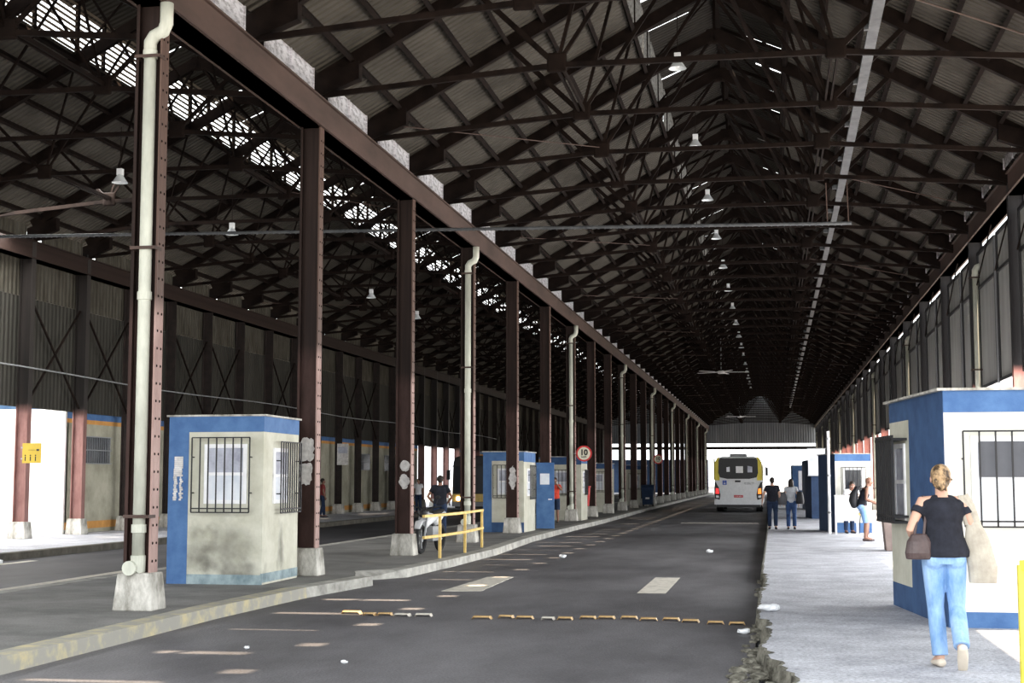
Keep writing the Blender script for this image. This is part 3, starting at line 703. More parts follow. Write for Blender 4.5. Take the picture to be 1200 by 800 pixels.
# ------------------------------------------------------------------ booths
def fbox(plane_o, u, nrm, a0, a1, z0, z1, d0, d1, bm):
    """box on a wall: plane origin, horizontal unit u, outward normal, from a0..a1 along, d0..d1 outward"""
    P = lambda a, d, z: plane_o + u * a + nrm * d + Vector((0, 0, z))
    v = [bm.verts.new(P(a, d, z)) for z in (z0, z1) for a, d in ((a0, d0), (a1, d0), (a1, d1), (a0, d1))]
    for f in [(0, 3, 2, 1), (4, 5, 6, 7), (0, 1, 5, 4), (1, 2, 6, 5), (2, 3, 7, 6), (3, 0, 4, 7)]: bm.faces.new([v[i] for i in f])
def wall_window(t, o, u, n, a0, a1, z0, z1, grille=None, panes=('pane', 'panewhite'), bars=7, split=.5, frame=.06, stand=.09, sill=True):
    w = bpy.data.objects.new('window', None); COL.objects.link(w); w.parent = t
    b = B(); fr = frame
    fbox(o, u, n, a0, a1, z0, z0 + fr, -.02, .03, b); fbox(o, u, n, a0, a1, z1 - fr, z1, -.02, .03, b)
    fbox(o, u, n, a0, a0 + fr, z0 + fr, z1 - fr, -.02, .03, b); fbox(o, u, n, a1 - fr, a1, z0 + fr, z1 - fr, -.02, .03, b)
    zm = z0 + (z1 - z0) * split
    if split: fbox(o, u, n, a0, a1, zm - fr * .4, zm + fr * .4, -.02, .025, b)
    obj('window_frame', b, M['white'], w)
    if split:
        b = B(); fbox(o, u, n, a0 + fr, a1 - fr, zm, z1 - fr, -.01, .012, b); obj('pane', b, M[panes[0]], w)
        b = B(); fbox(o, u, n, a0 + fr, a1 - fr, z0 + fr, zm, -.01, .014, b); obj('pane', b, M[panes[1]], w)
    else:
        b = B(); fbox(o, u, n, a0 + fr, a1 - fr, z0 + fr, z1 - fr, -.01, .012, b); obj('pane', b, M[panes[0]], w)
    if grille:
        g0, g1, h0, h1 = grille; b = B(); r = .009
        for i in range(bars + 1):
            a = g0 + (g1 - g0) * i / bars; fbox(o, u, n, a - r, a + r, h0, h1, stand - r, stand + r, b)
        for z in (h0, h1, h0 + .06): fbox(o, u, n, g0, g1, z - r, z + r, stand - r, stand + r, b)
        for z in (h0 + .3, h1 - .3):
            for a in (g0, g1): fbox(o, u, n, a - r, a + r, z - r, z + r, 0, stand, b)
        obj('window_grille', b, M['iron'], t)
def booth(label, plan, H, mats, bands, roof=True, cat='booth'):
    """plan: counter-clockwise corner list starting front-left; bands: per side list of (a0,a1,z0,z1,matkey)"""
    t = thing('ticket_booth', label, cat, (plan[0][0], plan[0][1], 0))
    o0 = Vector((plan[0][0], plan[0][1], 0)); P = [Vector((x, y, 0)) - o0 for x, y in plan]
    b = B(); prism(b, [(p.x, p.y) for p in P], 0, H); obj('walls', b, M[mats], t)
    b = B(); c = sum(P, Vector()) / len(P)
    prism(b, [((p.x - c.x) * 1.03 + c.x + (.02 if p.x > c.x else -.02), (p.y - c.y) * 1.03 + c.y) for p in P], H, H + .028); obj('roof_slab', b, M['concrete'], t)
    sides = []
    for i in range(len(P)):
        a = P[i]; d = P[(i + 1) % len(P)]; u = (d - a).normalized(); n = Vector((u.y, -u.x, 0)); sides.append((a, u, n, (d - a).length))
    for i, lst in bands.items():
        a, u, n, Ln = sides[i]
        for (a0, a1, z0, z1, mk) in lst:
            b = B(); fbox(a, u, n, max(a0, 0), min(a1, Ln), z0, z1, -.02, .006, b); obj('painted_band', b, M[mk], t)
    return t, sides
# nearest left booth
t, S = booth('small cream ticket booth with blue trim on the central platform, nearest of the row', [(-9.26, 21.45), (-7.70, 21.4), (-7.72, 23.15), (-9.26, 23.2)], 2.58, 'stained',
    {0: [(0, .33, 0, 2.58, 'blue'), (.33, 9, 2.34, 2.58, 'blue'), (.33, 9, .0, .15, 'faintblue')], 1: [(0, 9, 2.34, 2.58, 'blue'), (0, 9, .03, .17, 'faintblue')], 3: [(0, 9, 0, 2.58, 'blue')]})
a, u, n, Ln = S[0]; wall_window(t, a, u, n, .60, 1.30, 1.23, 2.15, (.42, 1.37, 1.1, 2.25), bars=7)
a, u, n, Ln = S[1]; wall_window(t, a, u, n, .45, 1.15, 1.23, 2.10, (.60, 1.62, 1.08, 2.2), bars=9)
b = B()
q = random.Random(4)
for i in range(22):
    z = 1.28 + i * .031
    for (a0, a1) in (((.10, .24),) if i > 15 else ((.09, .24 - q.uniform(0, .03)),) if i > 11 else ((.08 + q.uniform(0, .02), .13 + q.uniform(0, .03)), (.18 + q.uniform(-.01, .02), .23 + q.uniform(-.02, .02)))):
        box(b, a0, a1, -.024, -.008, z, z + .029)
obj('torn_sticker', b, M['paper'], t)
# stain cards are part of the wall material: a soot smudge patch
# second left booth
t, S = booth('cream and blue booth behind the fifth column with its blue door open', [(-8.75, 44.1), (-7.47, 44.05), (-7.45, 46.1), (-8.75, 46.1)], 2.45, 'cream',
    {0: [(0, .27, 0, 2.45, 'blue'), (.27, 9, 2.18, 2.45, 'blue'), (.27, 9, 0, .3, 'blueside')], 1: [(0, 9, 2.15, 2.45, 'blue')], 3: [(0, 9, 0, 2.45, 'blue')]})
a, u, n, Ln = S[0]; wall_window(t, a, u, n, .45, 1.0, 1.15, 1.95, (.33, 1.1, 1.05, 2.05), bars=6)
a, u, n, Ln = S[1]; wall_window(t, a, u, n, .5, 1.1, 1.1, 1.95, (.6, 1.7, 1.0, 2.05), bars=7)
b = B(); box(b, 1.32, 1.9, 2.06, 2.11, .05, 2.15); dr = obj('door', b, M['blue'], t)
b = B(); box(b, 1.45, 1.75, 2.04, 2.06, 1.45, 1.8); obj('door_window', b, M['panewhite'], t)
b = B(); bar(b, (1.82, 2.0, .98), (1.82, 2.06, .98), .03); bar(b, (1.72, 2.0, .98), (1.84, 2.0, .98), .03); obj('handle', b, M['white'], dr)
# third left booth
t, S = booth('dim cream and blue booth beside the seventh column where the tourist stands', [(-8.75, 57.4), (-7.42, 57.35), (-7.4, 59.1), (-8.75, 59.1)], 2.5, 'cream',
    {0: [(0, 9, 2.2, 2.5, 'blueside')], 1: [(0, 9, 2.25, 2.5, 'blue')], 3: [(0, 9, 0, 2.5, 'blue')]})
a, u, n, Ln = S[0]; wall_window(t, a, u, n, .25, .95, 1.05, 1.95, (.15, 1.0, 1.0, 2.0), bars=6)
a, u, n, Ln = S[1]; wall_window(t, a, u, n, .4, 1.1, 1.05, 1.95, (.4, 1.3, 1.0, 2.0), bars=6)
for i, (y, h) in enumerate([(72, 2.4), (92, 2.5)]):
    t, S = booth(['fourth booth of the central row, grey blue and small in the distance', 'farthest booth of the central row, beyond the eleventh column'][i], [(-9.1, y), (-7.9, y), (-7.9, y + 2), (-9.1, y + 2)], h, 'cream', {0: [(0, 9, h - .25, h, 'blueside')], 1: [(0, 9, h - .25, h, 'blue')]})
    a, u, n, Ln = S[0]; wall_window(t, a, u, n, .3, .9, 1.1, 1.9, (.2, 1.0, 1.0, 2.0), bars=5)
# near right booth
t, S = booth('large cream and blue ticket booth on the right sidewalk behind the walking woman', [(1.53, 19.5), (1.88, 16.6), (5.1, 16.6), (5.1, 19.5)], 2.58, 'creamwhite',
    {0: [(0, 9, 2.33, 2.58, 'blueside'), (1.15, 9, 0, 2.33, 'blueside'), (0, 1.15, 0, .30, 'blueside'), (0.0, 1.15, .3, 2.33, 'cream')], 1: [(0, 9, 2.34, 2.58, 'blue'), (0, 9, 0, .17, 'blue')]})
a, u, n, Ln = S[1]; wall_window(t, a, u, n, .28, 1.75, 1.10, 2.08, (.19, 1.9, 1.09, 2.13), bars=10, split=0, panes=('panewhite',), frame=.07)
b = B(); fbox(a, u, n, .36, 1.65, 1.63, 2.02, .02, .035, b); obj('blind', b, M['blind'], t)
a, u, n, Ln = S[0]; wall_window(t, a, u, n, .35, .95, 1.1, 2.05, None, panes=('pane', 'pane'))
b = B()   # open grille cage standing proud of the side window
for i in range(9): 
    aa = .0 + i * .12; fbox(a, u, n, aa - .03, aa + .03, 1.08, 2.15, .16, .19, b)
for z in (1.08, 1.15, 2.1): fbox(a, u, n, -.05, 1.05, z - .015, z + .015, .0, .19, b)
obj('window_grille', b, M['iron'], t)
# right booth with the vendor
t, S = booth('white fronted booth with navy side on the right sidewalk behind the vendor', [(1.5, 48), (1.92, 45.6), (2.98, 45.6), (2.98, 48)], 2.38, 'creamwhite',
    {0: [(0, 9, 0, 2.38, 'bluedark')], 1: [(0, 9, 2.17, 2.38, 'blue'), (0, 9, 0, .3, 'blue')]})
a, u, n, Ln = S[1]; wall_window(t, a, u, n, .24, .82, .6, 1.95, (.18, .9, .6, 1.98), bars=6, split=0, panes=('darkglass',), frame=.05)
t, S = booth('navy booth in the middle distance, next behind the white fronted one', [(1.42, 64), (1.62, 61.5), (3.0, 61.5), (3.0, 64)], 2.4, 'bluedark', {1: [(.1, .6, .9, 2.0, 'bluedark')]})
t, S = booth('dark navy booth farther along the right sidewalk behind the pale board', [(1.7, 84), (1.8, 80), (3.1, 80), (3.1, 84)], 2.6, 'bluedark', {1: [(0, .3, .6, 2.3, 'bluedark')]})
t, S = booth('farthest blue booth against the bright end of the hall', [(1.35, 104), (1.4, 100), (2.5, 100), (2.5, 104)], 2.55, 'blueside', {1: [(.4, .8, .9, 2.2, 'panewhite')]})
t = thing('notice_board', 'pale square board raised on the roof of the middle distance navy booth', 'board', (1.75, 61.3, 1.75))
b = B(); box(b, -.25, .45, -.02, .02, 0, 1.15); obj('panel', b, M['panewhite'], t)
b = B(); box(b, -.28, .48, -.03, -.02, 0, .03); box(b, -.28, .48, -.03, -.02, 1.12, 1.15); obj('edge_frame', b, M['grey'], t)

# ------------------------------------------------------------------ buses
def make_bus(label, loc, rz, front=False):
    t = thing('city_bus', label, 'bus', loc, rz)   # rear end at local y=0, bus extends to +y
    W, Ln, H = 1.3, 12.0, 3.0
    def section(y, inset=0.0, zt=H):
        p = [(-W + inset, .45), (-W, .75), (-W + .02, 1.5), (-W + .06, zt - .35), (-W + .16, zt - .1), (-W + .45, zt), (W - .45, zt), (W - .16, zt - .1), (W - .06, zt - .35), (W - .02, 1.5), (W, .75), (W - inset, .45)]
        return [(x, y, z) for x, z in p]
    b = B(); rings = []
    for y, ins, k in ((0.0, .1, 1.0), (.08, .0, 1.0), (Ln - .15, 0, 1.0), (Ln, .1, .985)):
        rings.append([b.verts.new((x * (.97 if y in (0.0, Ln) else 1), yy, z * (1 if y not in (0.0, Ln) else .985) )) for x, yy, z in section(y, ins)])
    for r0, r1 in zip(rings, rings[1:]):
        for i in range(12): b.faces.new((r0[i], r0[(i + 1) % 12], r1[(i + 1) % 12], r1[i]))
    b.faces.new(list(reversed(rings[0]))); b.faces.new(rings[-1])
    obj('body', b, M['buswhite'] if not front else M['busblack'], t)  # oncoming bus body coloured black to stand for its silhouette
    def face(pts, name, mat, y=-.012, th=.012, par=t, sm=0):
        b = B(); v = [b.verts.new((x, y, z)) for x, z in pts]; w = [b.verts.new((x, y + th, z)) for x, z in pts]
        b.faces.new(v); b.faces.new(list(reversed(w)))
        for i in range(len(pts)): b.faces.new((v[i], v[(i + 1) % len(pts)], w[(i + 1) % len(pts)], w[i]))
        return obj(name, b, mat, par)
    if not front:
        for s in (-1, 1):
            face([(s * 1.27, 1.72), (s * 1.0, 1.72), (s * 1.0, 2.96), (s * 1.1, 2.94), (s * 1.24, 2.7)], 'corner_panel', M['busyellow'], -.010)
            b = B(); box(b, s * 1.30 - .01, s * 1.30 + .01, .02, 1.5, 1.75, 2.9); obj('corner_panel', b, M['busyellow'], t)
        wd = face([(-1.06, 2.12), (-.98, 1.88), (-.6, 1.80), (.6, 1.80), (.98, 1.88), (1.06, 2.12), (1.04, 2.8), (.95, 2.92), (-.95, 2.92), (-1.04, 2.8)], 'rear_window', M['busblack'], -.022)
        face([(-.85, 2.1), (.85, 2.1), (.82, 2.7), (-.82, 2.7)], 'pane', M['busblack'], -.027, .005, wd)
        face([(-.12, 2.12), (.26, 2.12), (.26, 2.48), (-.12, 2.48)], 'daylight_view', M['white'], -.030, .003, wd)
        face([(-.62, 2.18), (-.45, 2.18), (-.45, 2.45), (-.62, 2.42)], 'daylight_view', M['panewhite'], -.030, .003, wd)
        face([(.5, 2.15), (.75, 2.15), (.75, 2.45), (.5, 2.5)], 'daylight_view', M['pane'], -.030, .003, wd)
        for s in (-1, 1):
            tl_ = face([(s * 1.27, .75), (s * 1.0, .68), (s * .96, .95), (s * 1.05, 1.35), (s * 1.2, 1.62), (s * 1.27, 1.65)], 'tail_light', M['busblack'], -.02)
            face([(s * 1.22, 1.0), (s * 1.03, 1.0), (s * 1.06, 1.28), (s * 1.2, 1.3)], 'lens', M['redlight'] if s < 0 else M['amberlight'], -.028, .008, tl_)
            face([(s * 1.2, .80), (s * 1.05, .78), (s * 1.05, .9), (s * 1.2, .92)], 'lens', M['white'], -.028, .008, tl_)
        face([(-1.28, .42), (1.28, .42), (1.28, .66), (-1.28, .66)], 'bumper', M['buswhite'], -.09, .09)
        face([(-.18, 1.62), (.12, 1.62), (.12, 1.72), (-.18, 1.72)], 'grille', M['busblack'])
        st = face([(-.84, 1.48), (-.62, 1.48), (-.62, 1.72), (-.84, 1.72)], 'access_sticker', M['bluesign'])
        b = B(); disc(b, (-.74, -.018, 1.675), .016, 'Y', 10, .004); bar(b, (-.745, -.018, 1.65), (-.745, -.018, 1.58), .012); bar(b, (-.745, -.018, 1.58), (-.69, -.018, 1.58), .012); bar(b, (-.69, -.018, 1.58), (-.67, -.018, 1.52), .012); disc(b, (-.745, -.018, 1.55), .035, 'Y', 12, .003); obj('pictogram', b, M['white'], st)
        pl = face([(-.24, .80), (.24, .80), (.24, .93), (-.24, .93)], 'number_plate', M['red'])
        text_mesh('lettering', 'KXR 8624', .085, M['white'], pl, (0, -.014, .865), depth=.002)
        text_mesh('lettering', 'B28677', .17, M['grey'], t, (.58, -.014, 1.55), depth=.003)
        b = B(); box(b, -.45, .45, .3, 2.2, H - .02, H + .16); obj('roof_unit', b, M['grey'], t, bevel=.04)
    else:
        face([(-1.15, 1.1), (1.15, 1.1), (1.12, 2.45), (-1.12, 2.45)], 'windscreen', M['darkglass'], -.02)
        face([(-1.0, 2.55), (1.0, 2.55), (1.0, 2.85), (-1.0, 2.85)], 'destination_display', M['busblack'], -.02)
        face([(-1.25, .62), (1.25, .62), (1.25, 1.02), (-1.25, 1.02)], 'front_panel', M['ochre'], -.012)
        for s in (-1, 1):
            b = B(); disc(b, (s * .95, -.04, .78), .11, 'Y', 16, .05); obj('headlight', b, M['headlight'] if s < 0 else M['darkglass'], t)
            b = B(); box(b, s * 1.42 - .09, s * 1.42 + .09, -.3, -.2, 1.75, 2.25); bar(b, (s * 1.2, 0, 2.5), (s * 1.4, -.25, 2.2), .03); obj('mirror', b, M['busblack'], t)
        face([(-1.28, .38), (1.28, .38), (1.28, .6), (-1.28, .6)], 'bumper', M['grey'], -.08, .08)
    # side windows, wheels, mirror
    for s in (-1, 1):
        b = B()
        for k in range(6): box(b, s * 1.29 - .02, s * 1.29 + .02, 1.6 + k * 1.65, 3.05 + k * 1.65, 1.6, 2.55)
        obj('side_windows', b, M['darkglass'], t)
    for s in (-1, 1):
        for y in (2.9, 9.6):
            b = B(); disc(b, (s * 1.08, y, .48), .48, 'X', 24, .34); w = obj('wheel', b, M['rubber'], t)
            b = B(); disc(b, (s * 1.26, y, .48), .26, 'X', 16, .03); obj('hub', b, M['grey'], w)
    b = B(); box(b, -1.15, 1.15, .1, Ln - .1, .28, .47); obj('underframe', b, M['busblack'], t)
    if not front: b = B(); box(b, 1.40, 1.56, 11.6, 11.75, 2.0, 2.5); bar(b, (1.2, 11.7, 2.6), (1.48, 11.7, 2.5), .04); obj('mirror', b, M['busblack'], t)
    return t
make_bus('white and yellow city bus seen from behind, stopped in the road near the far end', (-1.76, 79.5, -.15), 0)
make_bus('dark bus with one lit headlamp coming toward the camera in the left hall', (-15.05, 74, -.15), 0, True)

# ------------------------------------------------------------------ signs and street furniture
for i, (Y, z) in enumerate([(56.35, 2.62), (95.9, 2.95)]):
    t = thing('speed_sign', ['round speed limit sign reading 10 on the seventh column', 'farther round speed limit sign reading 10 down the central row'][i], 'sign', (XC + .55 if i == 0 else XC + .42, Y, z))
    b = B(); disc(b, (0, 0, 0), .31, 'Y', 40, .02); obj('ring', b, M['red'], t)
    b = B(); disc(b, (0, -.012, 0), .245, 'Y', 40, .012); obj('face', b, M['signface'], t)
    text_mesh('lettering', '10', .30, M['black'], t, (0, -.022, .035), bold=.012)
    text_mesh('lettering', 'km/h', .10, M['black'], t, (0, -.022, -.13), bold=.002)
    b = B(); bar(b, (-.4, .02, 0), (.0, .02, 0), .03); obj('bracket', b, M['grey'], t)
t = thing('yellow_sign', 'small yellow sign board with tiny figures fixed to a left wall column', 'sign', (XL + .22, 36.6, 2.05))
b = B(); box(b, -.05, .50, -.012, 0.0, 0, .54); obj('board', b, M['signyellow'], t)
b = B()
for x in (.04, .19, .34): box(b, x - .015, x + .015, -.016, -.012, .06, .18); 
for x in (.04, .19, .34): disc(b, (x, -.014, .21), .02, 'Y', 10, .004)
obj('pictograms', b, M['black'], t)
b = B(); box(b, .36, .44, -.016, -.012, .33, .38); box(b, .12, .32, -.016, -.012, .35, .36); obj('printed_marks', b, M['iron'], t)
b = B(); box(b, -.09, -.04, -.02, .05, .1, .14); box(b, -.09, -.04, -.02, .05, .4, .44); obj('clip', b, M['grey'], t)
t = thing('notice_board', 'pale notice sheet hung on a dark left wall column', 'board', (XL + .25, 66.3, 2.3))
b = B(); box(b, -.25, .3, -.02, 0, 0, 1.0); obj('panel', b, M['paper'], t)
b = B(); box(b, -.2, .25, -.026, -.02, .55, .85); obj('printed_picture', b, M['pane'], t)
# small grilled windows in the left wall
wi = 0
for (ya, yb_) in [(41.1, 43.2), (44.4, 46.4), (60.5, 62.8), (71.3, 73.6), (76.5, 78.5)]:
    wi += 1
    w = bpy.data.objects.new('window_%d' % wi, None); COL.objects.link(w); w['kind'] = 'structure'; w.location = (WX, ya, 0)
    z0 = 2.1; z1 = 2.92; Lw = yb_ - ya
    b = B(); box(b, 0, .012, 0, Lw, z0, z1); obj('pane', b, M['darkglass'], w)
    b = B(); 
    for k in range(int(Lw / .11)): box(b, .05, .065, k * .11, k * .11 + .02, z0, z1)
    for z in (z0, z1, (z0 + z1) / 2): box(b, .0, .07, 0, Lw, z - .015, z + .015)
    obj('window_grille', b, M['grey'], w)

# railings
def railing(label, pts, h, mid, mat, post_pts, r=.03):
    t = thing('railing', label, 'railing', (pts[0][0], pts[0][1], 0)); o = Vector(t.location)
    for nm, z in (('top_rail', h), ('mid_rail', mid)):
        b = B()
        for p, q_ in zip(pts, pts[1:]): bar(b, Vector((*p, z)) - o, Vector((*q_, z)) - o, r * 2, r * 2)
        obj(nm, b, mat, t, bevel=.006)
    for p in post_pts:
        b = B(); bar(b, Vector((*p, 0)) - o, Vector((*p, h)) - o, r * 2, r * 2); obj('post', b, mat, t, bevel=.006)
    return t
railing('ochre tube railing on the central platform beside the parked motorcycle', [(-6.80, 28.2), (-6.72, 29.3), (-6.66, 31.4), (-6.80, 34.2)], .88, .46, M['ochre'], [(-6.72, 29.3), (-6.66, 31.5), (-6.80, 34.1)], .028)
railing('bright yellow metal railing at the right edge nearest the camera', [(1.765, 11.0), (2.5, 10.1)], .99, .36, M['yellow'], [(1.765, 11.0), (2.5, 10.1)], .036)
t = thing('lamp_pole', 'thin white metal pole standing beside the navy side of the vendor booth', 'pole', (1.69, 44.6, 0))
b = B(); tube(b, [(0, 0, 0), (0, 0, 3.05)], [.045, .04], 12); obj('shaft', b, M['white'], t)
b = B(); 
for z in (.6, 1.7, 2.8): tube(b, [(0, 0, z), (0, 0, z + .06)], [.058] * 2, 12)
obj('collar', b, M['grey'], t)
# brown bin
t = thing('litter_bin', 'tall brown square litter bin beside the near right booth', 'bin', (2.78, 34.2, 0))
b = B(); frustum(b, (0, 0), 0, .98, .52, .68, .52, .68); obj('body', b, M['binbrown'], t, bevel=.02)
b = B(); box(b, -.37, .37, -.37, .37, .98, 1.07); obj('rim', b, M['binbrown'], t, bevel=.02)
# red bin
t = thing('litter_bin', 'red plastic litter bin on a post near the far speed limit sign', 'bin', (-7.75, 60.6, 0))
b = B(); frustum(b, (0, 0), .5, 1.28, .44, .54, .34, .42); obj('body', b, M['red'], t, bevel=.03)
b = B(); box(b, -.28, .28, -.22, .22, 1.28, 1.34); obj('rim', b, M['red'], t)
b = B(); tube(b, [(-.3, 0, 0), (-.3, 0, 1.5)], [.03] * 2, 10); obj('post', b, M['iron'], t)
b = B(); bar(b, (-.3, 0, 1.0), (-.2, 0, 1.0), .03); obj('bracket', b, M['iron'], t)
# dark wheeled bin
t = thing('wheeled_bin', 'dark navy wheeled bin on the central platform in the distance', 'bin', (-7.35, 88, 0))
b = B(); frustum(b, (0, 0), .12, 1.15, .6, .74, .55, .7); obj('body', b, M['bluedark'], t, bevel=.03)
b = B(); tube(b, [(-.38, 0, 1.15), (.38, 0, 1.15)], [(.36, .16)] * 2, 12); obj('lid', b, M['bluedark'], t)
b = B(); box(b, -.12, .12, -.31, -.29, .45, .55); obj('sticker', b, M['white'], t)
for s in (-1, 1):
    b = B(); disc(b, (s * .28, .2, .12), .12, 'X', 14, .06); obj('wheel', b, M['rubber'], t)
# vendor counter and stool
t = thing('vendor_counter', 'white vendor counter on thin legs standing before the white fronted booth', 'counter', (1.84, 44.0, 0))
b = B(); box(b, 0, .66, 0, .02, .40, 1.12); obj('front_panel', b, M['plastic_white'], t)
b = B(); box(b, -.02, .68, -.02, .5, 1.12, 1.15); obj('top', b, M['plastic_white'], t)
for x in (.02, .64):
    for yy in (.02, .46):
        b = B(); bar(b, (x, yy, 0), (x, yy, 1.12), .035); obj('leg', b, M['white'], t)
t = thing('stool', 'small yellow topped stool with thin dark legs beside the vendor counter', 'stool', (2.68, 44.6, 0))
b = B(); tube(b, [(0, 0, .55), (0, 0, .62)], [.17, .17], 20); obj('seat', b, M['ochre'], t)
for k in range(4):
    a = k * math.pi / 2 + .7; b = B(); bar(b, (.13 * math.cos(a), .13 * math.sin(a), .55), (.2 * math.cos(a), .2 * math.sin(a), 0), .022); obj('leg', b, M['iron'], t)
# litter
b = B(); q = random.Random(9)
bmesh.ops.create_icosphere(b, subdivisions=3, radius=1)
for v in b.verts:
    c = v.co; k = 1 + q.uniform(-.12, .12); v.co = Vector((c.x * .17 * k * (1 - .5 * max(c.x, 0)), c.y * .10 * k, (c.z * .045 + .02) * k))
tag(obj('plastic_bag', b, M['plastic_white'], loc=(-.02, 18.2, .03)), 'crumpled white plastic bag lying on the edge of the right sidewalk', 'litter')
for i, (x, y, z, s, lab) in enumerate([(-.34, 17.0, -.148, .06, 'small white paper scrap on the road below the crumpled bag'), (-1.5, 35.5, -.148, .07, 'white crumpled cup lying in the middle of the road'), (-4.65, 32.6, -.148, .07, 'white scrap on the road past the left lane dash'), (-4.05, 13.6, -.148, .03, 'tiny white scrap on the near road'), (-5.4, 14.6, -.148, .025, 'tiny white scrap near the yellow kerb'), (-15.9, 28.2, -.148, .08, 'white scrap on the left road by its kerb')]):
    b = B(); bmesh.ops.create_icosphere(b, subdivisions=2, radius=s)
    for v in b.verts: v.co = Vector((v.co.x * 1.2, v.co.y, v.co.z * .6 + s * .5)) * (1 + q.uniform(-.2, .2))
    tag(obj('paper_scrap', b, M['plastic_white'], loc=(x, y, z)), lab, 'litter')

# ------------------------------------------------------------------ motorcycle
t = thing('motorcycle', 'white motorcycle parked on the central platform behind the ochre railing', 'motorcycle', (-7.45, 31.55, 0), R(84))
for x in (-.64, .64):    # front wheel at local -x, that is toward the camera
    b = B(); 
    mj, mn = .27, .05
    seg = 28
    for k in range(seg):
        a0, a1 = 2 * math.pi * k / seg, 2 * math.pi * (k + 1) / seg
        ring = []
        for a in (a0, a1): ring.append([b.verts.new(((mj + mn * math.cos(c)) * math.cos(a) + x, mn * math.sin(c), (mj + mn * math.cos(c)) * math.sin(a) + .32)) for c in [2 * math.pi * j / 8 for j in range(8)]])
        for j in range(8): b.faces.new((ring[0][j], ring[0][(j + 1) % 8], ring[1][(j + 1) % 8], ring[1][j]))
    w = obj('wheel', b, M['rubber'], t)
    b = B()
    for k in range(5): a = 2 * math.pi * k / 5; bar(b, (x, 0, .32), (x + .24 * math.cos(a), 0, .32 + .24 * math.sin(a)), .02, .03)
    disc(b, (x, 0, .32), .07, 'Y', 14, .08); obj('rim', b, M['grey'], w)
b = B()
for s in (-1, 1): tube(b, [(-.64, s * .08, .32), (-.42, s * .08, .9)], [.025, .028], 8)
obj('fork', b, M['grey'], t)
b = B(); tube(b, [(-.42, 0, .62), (-.2, 0, .74), (.1, 0, .78), (.35, 0, .76)], [(.09, .10), (.14, .14), (.13, .10), (.1, .05)], 12, round_ends=True); obj('fuel_tank', b, M['plastic_white'], t, smooth=True)
b = B(); tube(b, [(-.88, 0, .55), (-.72, 0, .70), (-.5, 0, .72)], [(.07, .015), (.09, .02), (.08, .02)], 10); obj('front_mudguard', b, M['plastic_white'], t, smooth=True)
b = B(); tube(b, [(.28, 0, .66), (.6, 0, .80), (.92, 0, .86)], [(.12, .08), (.11, .07), (.05, .03)], 10, round_ends=True); obj('tail_fairing', b, M['plastic_white'], t, smooth=True)
b = B(); tube(b, [(-.02, 0, .86), (.3, 0, .85), (.72, 0, .92)], [(.10, .035), (.14, .04), (.1, .03)], 10, round_ends=True); obj('seat', b, M['rubber'], t, smooth=True)
b = B(); box(b, -.22, .18, -.14, .14, .26, .58); tube(b, [(.1, .15, .35), (.75, .17, .36)], [.04, .05], 10); obj('engine', b, M['grey'], t, bevel=.04)
b = B(); bar(b, (-.4, 0, .85), (.3, 0, .55), .05); bar(b, (.3, 0, .55), (.64, .08, .32), .04); bar(b, (.3, 0, .55), (.64, -.08, .32), .04); obj('frame', b, M['iron'], t)
b = B(); tube(b, [(-.3, -.36, 1.02), (-.40, -.16, 1.0), (-.42, 0, .95), (-.40, .16, 1.0), (-.3, .36, 1.02)], [.016] * 5, 8); obj('handlebar', b, M['iron'], t)
b = B(); ball(b, (-.52, 0, .86), (.08, .09, .09), 12); obj('headlight', b, M['iron'], t)
for s in (-1, 1):
    b = B(); bar(b, (-.38, s * .25, 1.02), (-.36, s * .3, 1.18), .012); ball(b, (-.36, s * .3, 1.22), (.02, .06, .04), 10); obj('mirror', b, M['iron'], t)

# ------------------------------------------------------------------ people
def remeshed(name, bm, vox, mat, parent, smooth_it=4):
    bmesh.ops.recalc_face_normals(bm, faces=bm.faces[:])
    me = bpy.data.meshes.new('tmp'); bm.to_mesh(me); bm.free()
    o = bpy.data.objects.new('tmp', me); COL.objects.link(o)
    r = o.modifiers.new('r', 'REMESH'); r.mode = 'VOXEL'; r.voxel_size = vox; r.use_smooth_shade = True
    s = o.modifiers.new('s', 'SMOOTH'); s.iterations = smooth_it; s.factor = .5
    bpy.context.view_layer.update()
    m2 = bpy.data.meshes.new_from_object(o.evaluated_get(bpy.context.evaluated_depsgraph_get()))
    bpy.data.objects.remove(o)
    m2.name = name; m2.materials.clear(); m2.materials.append(mat)
    for p in m2.polygons: p.use_smooth = True
    q = bpy.data.objects.new(name, m2); COL.objects.link(q); q.parent = parent
    return q
V = Vector
def lerp(a, b_, t): return a + (b_ - a) * t
